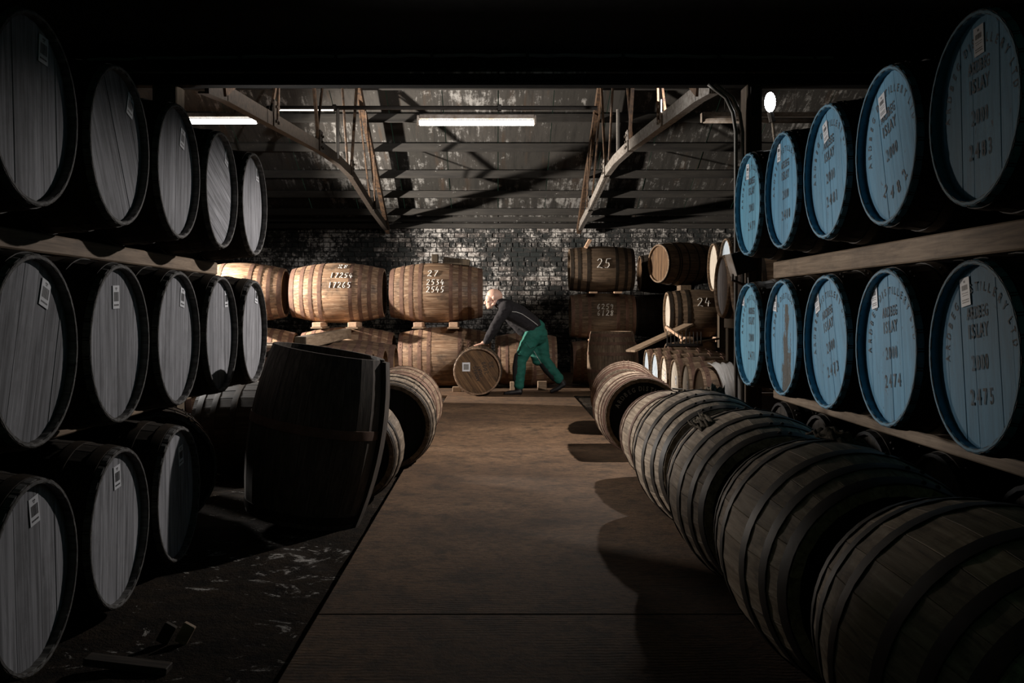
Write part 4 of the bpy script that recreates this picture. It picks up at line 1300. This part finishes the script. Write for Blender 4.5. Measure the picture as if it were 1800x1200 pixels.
# the row of small casks, heads to the aisle
heads = [M_PALEHEAD, M_PALEHEAD, M_PALEHEAD, M_PALEHEAD, M_BLUEGREYHEAD, M_BLUEGREYHEAD]
onm = ['nearest of six by the plastic sheet', 'second of the row of six', 'third of the row of six', 'fourth of the row of six', 'fifth of the row of six', 'farthest of the row of six']
for i in range(6):
    cask(SB, 'low brown cask with %s head, %s' % ('blue grey' if i > 3 else 'pale', onm[i]), grp='row of six low casks on the right', loc=(1.96 + SB.L / 2, 9.72 + 0.69 * i, EARTH_Z + 0.03 + 0.008 * i),
         yaw=PI - 0.02 * (i % 2), roll=0.5 * i, body_mat=M_WEATHER2, head='disc', head_mat=heads[i], back=False, hoop_mat=M_HOOPRUST,
         label=('blue', 0.04, 0.06, 0.1) if i < 4 else None)
zr = EARTH_Z + 0.03 + 2 * SB.Rb
for (x, y0, y1, z0, z1, lab) in ((2.42, 8.95, 10.45, zr + 0.0, 1.075, 'dark trestle carrying the grey headed casks, nearer the aisle'), (2.86, 8.95, 10.45, zr, 1.075, 'dark trestle carrying the grey headed casks, away from the aisle'),
                                 (2.98, 11.7, 13.4, zr + 0.03, 1.395, 'dark trestle carrying the pale headed casks, nearer the aisle'), (3.4, 11.7, 13.4, 0.0, 1.395, 'dark trestle carrying the pale headed casks, away from the aisle')):
    r = empty('trestle', (x, (y0 + y1) / 2, z0))
    h = z1 - z0
    MB().box((0, 0, h - 0.05), (0.09, y1 - y0, 0.1), None, 0.006).build('bearer', M_POST, r)
    for q in (-0.42, 0.42): MB().box((0, q * (y1 - y0), (h - 0.1) / 2), (0.09, 0.10, h - 0.1), None, 0.006).build('leg', M_POST, r)
    tag(r, lab, 'trestle', 'trestles on the right')

# standing cask right of the worker
cask(ST, 'cask standing upright with a pale lit head right of the worker', None, loc=(1.62, 14.15, 0.0), stand=True, body_mat=M_WEATHER2, hoop_mat=M_HOOPRUST, head='disc', head_mat=M_PALEHEAD, back=True)

# crossed planks, rake, sheet, oddments
p0 = at(1108, 617, 12.0); p1 = at(1211, 570, 12.6)
o = empty('plank', p0); MB().bar((0, 0, 0), p1 - p0, 0.16, 0.025, ch=0.003).build('board', M_TIMBERX, o)
tag(o, 'long plank propped over the low casks, crossed by a stick', 'plank')
p0 = at(1171, 574, 12.2); p1 = at(1199, 594, 11.9)
o = MB().bar((0, 0, 0), p1 - p0, 0.035, 0.035, ch=0.004).build('stick', M_FRESH, None, Matrix.Translation(p0))
tag(o, 'short stick laid across the propped plank', 'stick')
r = empty('rake', at(1203, 606, 11.4))
w = 0.42
MB().bar((-w / 2, 0, 0.0), (w / 2, 0, 0.0), 0.03, 0.03, ch=0.003).build('head', M_DARKSTEEL, r)
for i in range(10): MB().tube([(-w / 2 + 0.015 + (w - 0.03) * i / 9, 0, 0.01), (-w / 2 + 0.015 + (w - 0.03) * i / 9, 0.02, 0.15)], [0.008, 0.004], 5).build('tine', M_DARKSTEEL, r)
MB().tube([(0, 0, 0), (0.35, 0.7, 0.02), (0.7, 1.4, 0.03)], 0.014, 7).build('handle', M_TIMBER, r)
tag(r, 'dark rake lying tines up on the low casks', 'rake')
# plastic sheet hung over the nearest low cask
vs, fs = [], []
nu, nv = 18, 14
for j in range(nv + 1):
    for i in range(nu + 1):
        a = i / nu; b = j / nv
        fold = 0.016 + 0.05 * noise.noise(Vector((a * 5.5, b * 1.6, 4.2))) * (0.3 + b) + 0.02 * noise.noise(Vector((a * 15, b * 3, 1.2)))
        th = 0.15 + 1.25 * min(b / 0.55, 1.0); R_ = SB.Rb + fold
        x = 2.12 + 0.18 * a + 0.03 * b - 0.09 * (1 - a) * max(0, 1 - b * 2.2) + 0.012 * math.sin(b * 9 + a * 3)
        y = 9.72 - R_ * math.sin(th); z = EARTH_Z + 0.03 + SB.Rb + R_ * math.cos(th) - 0.16 * max(0.0, b - 0.55) / 0.45
        vs.append((x, y, z)); 
for j in range(nv):
    for i in range(nu): fs.append((j * (nu + 1) + i, j * (nu + 1) + i + 1, (j + 1) * (nu + 1) + i + 1, (j + 1) * (nu + 1) + i))
me = mesh_from(vs, fs, 'sheet', True)
o = put('plastic_sheet', me, M_PLASTIC); sol = o.modifiers.new('s', 'SOLIDIFY'); sol.thickness = 0.004
tag(o, 'crumpled white plastic sheet hanging by the low casks', 'sheet')
r = empty('panel', (2.08, 7.4, -0.012)); MB().box((0, 0, 0.28), (0.30, 0.03, 0.56), None, 0.004).build('board', M_CARD, r)
MB().box((0, -0.02, 0.55), (0.30, 0.012, 0.02), None, 0.002).build('edge_strip', M_TIMBERX, r)
tag(r, 'grey board standing behind the right post near the floor', 'panel')
# dark tilted box with bracket at the rail end
c = at(1303, 461, 6.5)
r = empty('flood_lamp', c)
Mx = Matrix.Rotation(-0.28, 3, 'Y')
MB().box((0, 0, 0), (0.13, 0.16, 0.145), Mx, 0.008).build('case', M_BLACK, r)
MB().box(Mx @ Vector((-0.068, 0, 0)), (0.008, 0.17, 0.15), Mx, 0.002).build('glass_frame', M_HOUSING, r)
MB().tube([(-0.055, 0.0, -0.075), (-0.06, 0, -0.115), (0.0, 0, -0.14), (0.055, 0, -0.15)], 0.009, 6).build('bracket', M_STEELRUST, r)
MB().tube([(0.045, 0, -0.06), (0.05, 0.0, -0.175)], 0.006, 6).build('bolt', M_STEEL, r)
tag(r, 'dark tilted flood lamp box hanging under the farthest top blue cask', 'lamp')

# rags and scraps on the near casks
def rag(loc, size, nrm, lab, seed, mat=M_HESSIAN, spin=0.0):
    vs, fs = [], []
    n = 16
    for j in range(n + 1):
        for i in range(n + 1):
            a = i / n - 0.5; b = j / n - 0.5
            edge = 1 + 0.25 * noise.noise(Vector((a * 4, b * 4, seed)))
            h = abs(noise.fractal(Vector((a * 3.2 + seed, b * 6, seed * 1.7)), 1.0, 2.0, 3)) * 0.05 * (1 - (2 * a) ** 4) + 0.004
            vs.append((a * size[0] * edge, b * size[1] * edge, h))
    for j in range(n):
        for i in range(n): fs.append((j * (n + 1) + i, j * (n + 1) + i + 1, (j + 1) * (n + 1) + i + 1, (j + 1) * (n + 1) + i))
    me = mesh_from(vs, fs, 'rag', True)
    q = Vector(nrm).to_track_quat('Z', 'Y').to_matrix().to_4x4()
    o = put('hessian_rag', me, mat, None, Matrix.Translation(loc) @ q @ Matrix.Rotation(spin, 4, 'Z'))
    s_ = o.modifiers.new('s', 'SOLIDIFY'); s_.thickness = 0.006
    return tag(o, lab, 'rag', 'hessian rags on the path casks')


def on_fg(y, ang, yc, sp=FG):
    rr = sp.r(y - yc) + 0.001
    n_ = Vector((-math.sin(ang), 0, math.cos(ang)))
    return Vector((XC, y, RR + sp.Rb)) + n_ * rr, n_


p, n_ = on_fg(4.42, 0.62, 4.28); rag(p, (0.26, 0.07), n_, 'knotted hessian rag on the side of the third path cask', 2.0, spin=0.0)
p, n_ = on_fg(3.40, -0.10, 3.22); rag(p, (0.24, 0.09), n_, 'frayed hessian rag on top of the second path cask', 5.0, spin=0.2)
p, n_ = on_fg(5.52, -0.25, 5.36); rag(p, (0.16, 0.08), n_, 'dark hessian scrap on top of the fourth path cask', 8.0)
o = MB().box((0, 0, 0.008), (0.075, 0.03, 0.012), Matrix.Rotation(0.1, 3, 'Y'), 0.002).build('wood_chip', M_PALEHEAD, None, Matrix.Translation((1.20, 6.66, RR + 2 * FG3.Rb)))
tag(o, 'pale chip of wood on top of the fifth path cask', 'chip')
# debris on the earth, lower left
o = MB().box((0, 0, 0.02), (0.28, 0.07, 0.025), Matrix.Rotation(0.12, 3, 'Y') , 0.003).build('wood_scrap', M_GREYBODY, None, Matrix.Translation((at(225, 1150, 3.35).x, 3.35, EARTH_Z)))
tag(o, 'dark sliver of wood lying on the earth in front of the left rack', 'scrap')
for i, (px, py, lab, mt) in enumerate(((326, 1108, 'brown wood chip standing on the earth, right of two', M_TIMBERX), (293, 1100, 'dark wood chip on the earth, left of two', M_GREYBODY))):
    y = 3.62
    o = MB().box((0, 0, 0.035), (0.045, 0.025, 0.075), Matrix.Rotation(0.5, 3, 'Y'), 0.003).build('wood_chip', mt, None, Matrix.Translation((at(px, py, y).x, y, EARTH_Z)))
    tag(o, lab, 'chip')

# ------------------------------------------------------------------ the rolled cask and the worker
YM = 13.8
SC = YM / F


def rolled_text(ink):
    for q, (t, yy, zz, h) in enumerate((('ARDBEG', -0.03, -0.02, 0.045), ('ISLAY', 0.03, -0.02, 0.045), ('2000', 0.11, -0.02, 0.058), ('22', 0.20, -0.03, 0.058))):
        ink.line(t, yy, zz, h, 0.8, 1.25)


RC = cask(RK, 'cask being rolled by the worker, brown stencilled head to the camera', None, loc=((840 - 875) * SC, YM, 0.0), yaw=-PI / 2, body_mat=M_BUTT, head='boards', head_mat=M_CASKHEAD, rim_mat=M_BUTT,
          text=rolled_text, text_mat=M_BLACKSTENCIL, roll=0.6, hoop_mat=M_HOOP)
lo = put('label', MB().box((0, 0, 0), (0.0016, 0.105, 0.12), None, 0.0005).mesh('label'), M_PAPER, RC, Matrix.Translation((RK.L / 2 - RK.rec + 0.003, -0.15, RK.Rb + 0.06)))
lo['label'] = 'white square paper label'
put('label_print', MB().box((0.001, 0, 0), (0.001, 0.07, 0.075)).mesh('label_print'), M_GREYPRINT, lo)
# small chock behind the rolled cask
block(at(803, 690, 14.2).x, 14.2, 0.0, 0.07, 0.12, 0.1, 'small rough block on the floor left of the rolled cask', None, M_TIMBERX, False)
block(at(902, 683, 14.35).x, 14.35, 0.0, 0.13, 0.09, 0.12, 'sawn block on the floor behind the worker, left of two', None, M_TIMBERX, False)
block(at(953, 683, 14.45).x, 14.45, 0.0, 0.13, 0.13, 0.12, 'sawn block on the floor behind the worker, right of two', None, M_TIMBERX, False)


def jp(px, py, dy=0.0): return Vector(((px - 875) * SC, dy, EYE - (py - 545) * SC))


def remeshed(mb, voxel, smooth_it=4, name='m'):
    o = bpy.data.objects.new('tmp', mb.mesh(name)); COL.objects.link(o)
    m = o.modifiers.new('r', 'REMESH'); m.mode = 'VOXEL'; m.voxel_size = voxel
    s_ = o.modifiers.new('s', 'SMOOTH'); s_.iterations = smooth_it; s_.factor = 0.5
    dg = bpy.context.evaluated_depsgraph_get()
    me = bpy.data.meshes.new_from_object(o.evaluated_get(dg)); me.name = name
    old = o.data; bpy.data.objects.remove(o); bpy.data.meshes.remove(old)
    me.materials.clear()
    for p in me.polygons: p.use_smooth = True
    return me


def limb(mb, pts, rs, n=14, fl=(1, 1)):
    """rounded tapered limb through points: closely spaced balls joined by cones"""
    for a, b, ra, rb in zip(pts, pts[1:], rs, rs[1:]):
        L = (b - a).length; k = max(2, int(L / 0.02))
        for i in range(k + 1):
            t = i / k
            mb.ball(a + (b - a) * t, ra + (rb - ra) * t, n, 8)
    return mb


M_SKIN = plain('skin', (0.62, 0.38, 0.29), 0.5, var=0.12, scale=25, bump_s=0.05)
M_JACKET = plain('black fleece jacket', (0.022, 0.020, 0.022), 0.9, var=0.35, scale=40, spec=0.2, bump_s=0.3)
M_PIPING = plain('light grey piping', (0.5, 0.5, 0.48), 0.6, var=0.1)
M_PANEL = plain('grey jacket panel', (0.055, 0.05, 0.052), 0.9, var=0.3, scale=40)
M_TROUSER = plain('green work trousers', (0.012, 0.125, 0.092), 0.8, var=0.3, scale=14, bump_s=0.3)
M_PAD = plain('black knee pad', (0.012, 0.012, 0.013), 0.8, var=0.3)
M_SHOE = plain('black work boot', (0.014, 0.012, 0.012), 0.5, var=0.3)
M_WATCH = plain('steel watch', (0.45, 0.48, 0.46), 0.35, 0.5, var=0.1)
M_DARKEYE = plain('dark brow and eye', (0.04, 0.025, 0.02), 0.5, var=0.1)

person = empty('person', (0, YM, 0.0))
SH = 0.185
sho = {-1: jp(889, 543, -SH), 1: jp(889, 543, SH)}
elb = {-1: jp(868.5, 575, -SH - 0.03), 1: jp(872, 576, SH + 0.02)}
wri = {-1: jp(853, 601.5, -0.16), 1: jp(855, 602, 0.16)}
spine = [jp(886, 537), jp(896, 546), jp(912, 555), jp(930, 568), jp(943, 582)]
hip = {-1: jp(936, 590, -0.085), 1: jp(947, 590, 0.085)}
kne = {-1: jp(915.5, 630, -0.10), 1: jp(957, 633, 0.09)}
ank = {-1: jp(911.5, 680, -0.10), 1: jp(985, 669, 0.09)}

# --- the body: head, neck, trunk, limbs, hands as one surface
body = MB()
hc = jp(869.5, 519.5)
body.ball(hc, (0.112, 0.082, 0.094), 24, 16, Matrix.Rotation(0.25, 3, 'Y'))       # cranium
body.ball(jp(861.5, 524), (0.066, 0.068, 0.070), 20, 12)                            # forehead and upper face
body.ball(jp(861.5, 532), (0.058, 0.060, 0.062), 20, 12)                            # cheeks
body.ball(jp(861.5, 537.5), (0.046, 0.048, 0.040), 16, 10)                          # jaw
body.ball(jp(858.6, 540.4), (0.024, 0.026, 0.022), 12, 8)                           # chin
limb(body, [jp(858, 539), jp(868, 534, -0.050)], [0.022, 0.024]); limb(body, [jp(858, 539), jp(868, 534, 0.050)], [0.022, 0.024])
limb(body, [jp(854.8, 526.5), jp(852.6, 531.0), jp(851.9, 532.6)], [0.012, 0.0145, 0.0155], 10)   # nose
body.ball(jp(853.2, 533.2, -0.013), 0.011, 8, 6); body.ball(jp(853.2, 533.2, 0.013), 0.011, 8, 6)
for s in (-1, 1):
    limb(body, [jp(855.0, 525.2, s * 0.010), jp(857.0, 525.4, s * 0.045)], [0.0125, 0.011], 10)          # brow ridge
    body.ball(jp(857.6, 530.2, s * 0.043), (0.018, 0.017, 0.016), 10, 8)                                   # cheekbone
    body.ball(jp(868.4, 523.4, s * 0.083), (0.020, 0.009, 0.030), 12, 8, Matrix.Rotation(0.2, 3, 'Y'))     # ear
    body.ball(jp(867.4, 526.2, s * 0.080), (0.011, 0.008, 0.013), 10, 6)
limb(body, [jp(855.2, 536.3, -0.016), jp(854.6, 536.1), jp(855.2, 536.3, 0.016)], [0.0075, 0.009, 0.0075], 8)   # lips
limb(body, [jp(855.6, 538.1, -0.014), jp(855.2, 538.0), jp(855.6, 538.1, 0.014)], [0.007, 0.0085, 0.007], 8)
limb(body, [jp(871, 528), jp(879, 534.5), jp(887, 539)], [0.066, 0.062, 0.070], 16)
limb(body, spine, [0.085, 0.125, 0.13, 0.12, 0.125], 16)
for s in (-1, 1):
    limb(body, [spine[0], sho[s]], [0.07, 0.055]); limb(body, [sho[s], elb[s], wri[s]], [0.052, 0.042, 0.028])
    limb(body, [hip[s], kne[s], ank[s]], [0.085, 0.058, 0.040]); limb(body, [spine[-1], hip[s]], [0.11, 0.09])
    # hand: palm laid on the cask, four fingers curved over it, thumb to the side
    top = 2 * RK.Rb
    W0 = wri[s]
    palm = Vector((W0.x - 0.070, s * 0.15, 0.693)); 
    limb(body, [W0, Vector((W0.x - 0.03, s * 0.155, W0.z - 0.004))], [0.027, 0.027], 10)
    for q in (-0.028, -0.009, 0.010, 0.028):
        limb(body, [Vector((W0.x - 0.03, s * 0.155 + q * 0.6, W0.z - 0.006)), Vector((palm.x, palm.y + q, palm.z))], [0.017, 0.0135], 8)
    cx = (840 - 875) * SC
    for q, Lf in ((-0.030, 0.068), (-0.010, 0.080), (0.011, 0.076), (0.030, 0.060)):
        pts = [Vector((palm.x, palm.y + q, palm.z))]
        for k in range(1, 4):
            x = palm.x - Lf * k / 3
            zz = RK.Rb + math.sqrt(max(0.01, (RK.Rb + 0.009) ** 2 - (x - cx) ** 2)) + (0.010 if k == 1 else 0.0)
            pts.append(Vector((x, palm.y + q * (1 + 0.16 * k), min(zz, palm.z + 0.012))))
        limb(body, pts, [0.0105, 0.0098, 0.0090, 0.0078], 8)
    th = [Vector((W0.x - 0.035, s * 0.155 - s * 0.026, W0.z - 0.010)), Vector((palm.x + 0.012, palm.y - s * 0.050, palm.z - 0.001)), Vector((palm.x - 0.022, palm.y - s * 0.066, palm.z - 0.004))]
    limb(body, th, [0.013, 0.0115, 0.009], 8)
put('body', remeshed(body, 0.0055, 2, 'body'), M_SKIN, person)
for s in (-1, 1):
    MB().ball(jp(856.2, 527.6, s * 0.033), (0.009, 0.012, 0.0055), 10, 6).build('eye', M_DARKEYE, person, None, True)

# --- jacket
jk = MB()
limb(jk, [jp(878.5, 532.5), jp(887, 538)], [0.080, 0.092], 18)
limb(jk, spine[:-1] + [jp(940, 578)], [0.10, 0.145, 0.150, 0.142, 0.142], 18)
limb(jk, [jp(902, 556), jp(914, 572), jp(921, 580)], [0.12, 0.105, 0.095], 16)       # loose front hanging down
for q in (-0.07, 0.07): limb(jk, [jp(898, 549, q), jp(916, 559, q), jp(935, 573, q)], [0.13, 0.135, 0.125], 16)
for s in (-1, 1):
    limb(jk, [spine[0] + Vector((0.03, 0, -0.01)), sho[s]], [0.10, 0.088], 16)
    mid = (sho[s] + elb[s]) / 2
    limb(jk, [sho[s], mid, elb[s], (elb[s] + wri[s]) / 2, wri[s] + (elb[s] - wri[s]) * 0.10], [0.088, 0.074, 0.064, 0.055, 0.044], 16)
jm = remeshed(jk, 0.009, 3, 'jacket')
for v in jm.vertices:                                            # cloth folds
    n_ = noise.noise(Vector((v.co.x * 9, v.co.y * 7, v.co.z * 16))) * 0.009 + noise.noise(Vector((v.co.x * 26, v.co.y * 20, v.co.z * 34))) * 0.004
    v.co += v.normal * n_
jo = put('jacket', jm, M_JACKET, person)
tr = BVHTree.FromPolygons([v.co for v in jm.vertices], [tuple(p.vertices) for p in jm.polygons])


def on_side(tree, px, py, lift=0.002):
    q = jp(px, py, -1.0); h = tree.ray_cast(q, Vector((0, 1, 0)))
    return h[0] - Vector((0, lift, 0)) if h[0] else None


def side_line(name, pxs, rad, mat, tree=tr):
    pts = []
    for (a, b), (c, d) in zip(pxs, pxs[1:]):
        for i in range(6):
            p = on_side(tree, a + (c - a) * i / 6, b + (d - b) * i / 6)
            if p: pts.append(p)
    sm = [pts[0]] + [(pts[i - 1] + pts[i] * 2 + pts[i + 1]) / 4 for i in range(1, len(pts) - 1)] + [pts[-1]]
    return MB().tube(sm, rad, 6).build(name, mat, person)


side_line('piping', [(899.5, 547.5), (907, 548), (917, 551.5), (929, 559.5), (938, 566), (946, 572.5)], 0.0042, M_PIPING)
side_line('piping', [(900, 565), (912, 573), (921, 577), (930, 571)], 0.003, M_PANEL)
# --- trousers
tz = MB()
limb(tz, [jp(941, 577), jp(944, 588)], [0.140, 0.150], 18)
for s in (-1, 1):
    limb(tz, [jp(941, 583, s * 0.06), hip[s]], [0.13, 0.125], 16)
    m1 = hip[s] + (kne[s] - hip[s]) * 0.5
    limb(tz, [hip[s], m1, kne[s], kne[s] + (ank[s] - kne[s]) * 0.45, kne[s] + (ank[s] - kne[s]) * 0.93], [0.125, 0.110, 0.086, 0.078, 0.070], 16)
limb(tz, [jp(923, 606, -0.185), jp(915, 620, -0.175)], [0.035, 0.04], 10)                # cargo pocket
limb(tz, [jp(941, 618, 0.07), jp(945, 634, 0.08)], [0.085, 0.075], 12)
tm = remeshed(tz, 0.009, 3, 'trousers')
for v in tm.vertices:
    n_ = noise.noise(Vector((v.co.x * 8, v.co.y * 8, v.co.z * 18 + 3))) * 0.010 + noise.noise(Vector((v.co.x * 24, v.co.y * 20, v.co.z * 36))) * 0.004
    v.co += v.normal * n_
put('trousers', tm, M_TROUSER, person)
tr2 = BVHTree.FromPolygons([v.co for v in tm.vertices], [tuple(p.vertices) for p in tm.polygons])
side_line('seam', [(922, 600), (931, 612), (940, 608)], 0.003, M_PAD, tr2)
side_line('piping', [(938, 616), (945, 628), (953, 641), (960, 650)], 0.0028, M_PIPING, tr2)
# knee pads and shin panel on the front of each leg
for s, nm in ((-1, 'front'), (1, 'rear')):
    pd = MB()
    d = (ank[s] - kne[s]).normalized(); fw = Vector((-1, 0, 0)); fw = (fw - d * fw.dot(d)).normalized()
    limb(pd, [kne[s] + fw * 0.034 - d * 0.03, kne[s] + fw * 0.040 + d * 0.12, kne[s] + fw * 0.036 + d * 0.28], [0.066, 0.072, 0.058], 14)
    put('knee_pad', remeshed(pd, 0.009, 3, 'knee_pad'), M_PAD, person)
# --- boots
bt_ = MB()
limb(bt_, [ank[-1], jp(912, 687, -0.10)], [0.058, 0.052], 14)
for y in (-0.128, -0.10, -0.075): limb(bt_, [jp(914, 687.5, y), jp(897, 689.0, y), jp(888.5, 689.8, y)], [0.034, 0.032, 0.024], 12)
bt_.box(jp(901, 690.6, -0.10), (0.255, 0.088, 0.026), None, 0.008)
put('boot', remeshed(bt_, 0.007, 3, 'boot'), M_SHOE, person)
bt_ = MB()
limb(bt_, [ank[1], jp(990, 674, 0.09)], [0.056, 0.050], 14)
for y in (0.063, 0.09, 0.115): limb(bt_, [jp(991.5, 676.5, y), jp(980, 684, y), jp(970, 688.4, y)], [0.034, 0.033, 0.026], 12)
put('boot', remeshed(bt_, 0.007, 3, 'boot'), M_SHOE, person)
d = (elb[-1] - wri[-1]).normalized()
MB().tube([wri[-1] + d * -0.002, wri[-1] + d * 0.022], [0.034, 0.035], 14).build('watch', M_WATCH, person)
tag(person, 'bald person in black jacket and green trousers leaning to roll a cask', 'person')
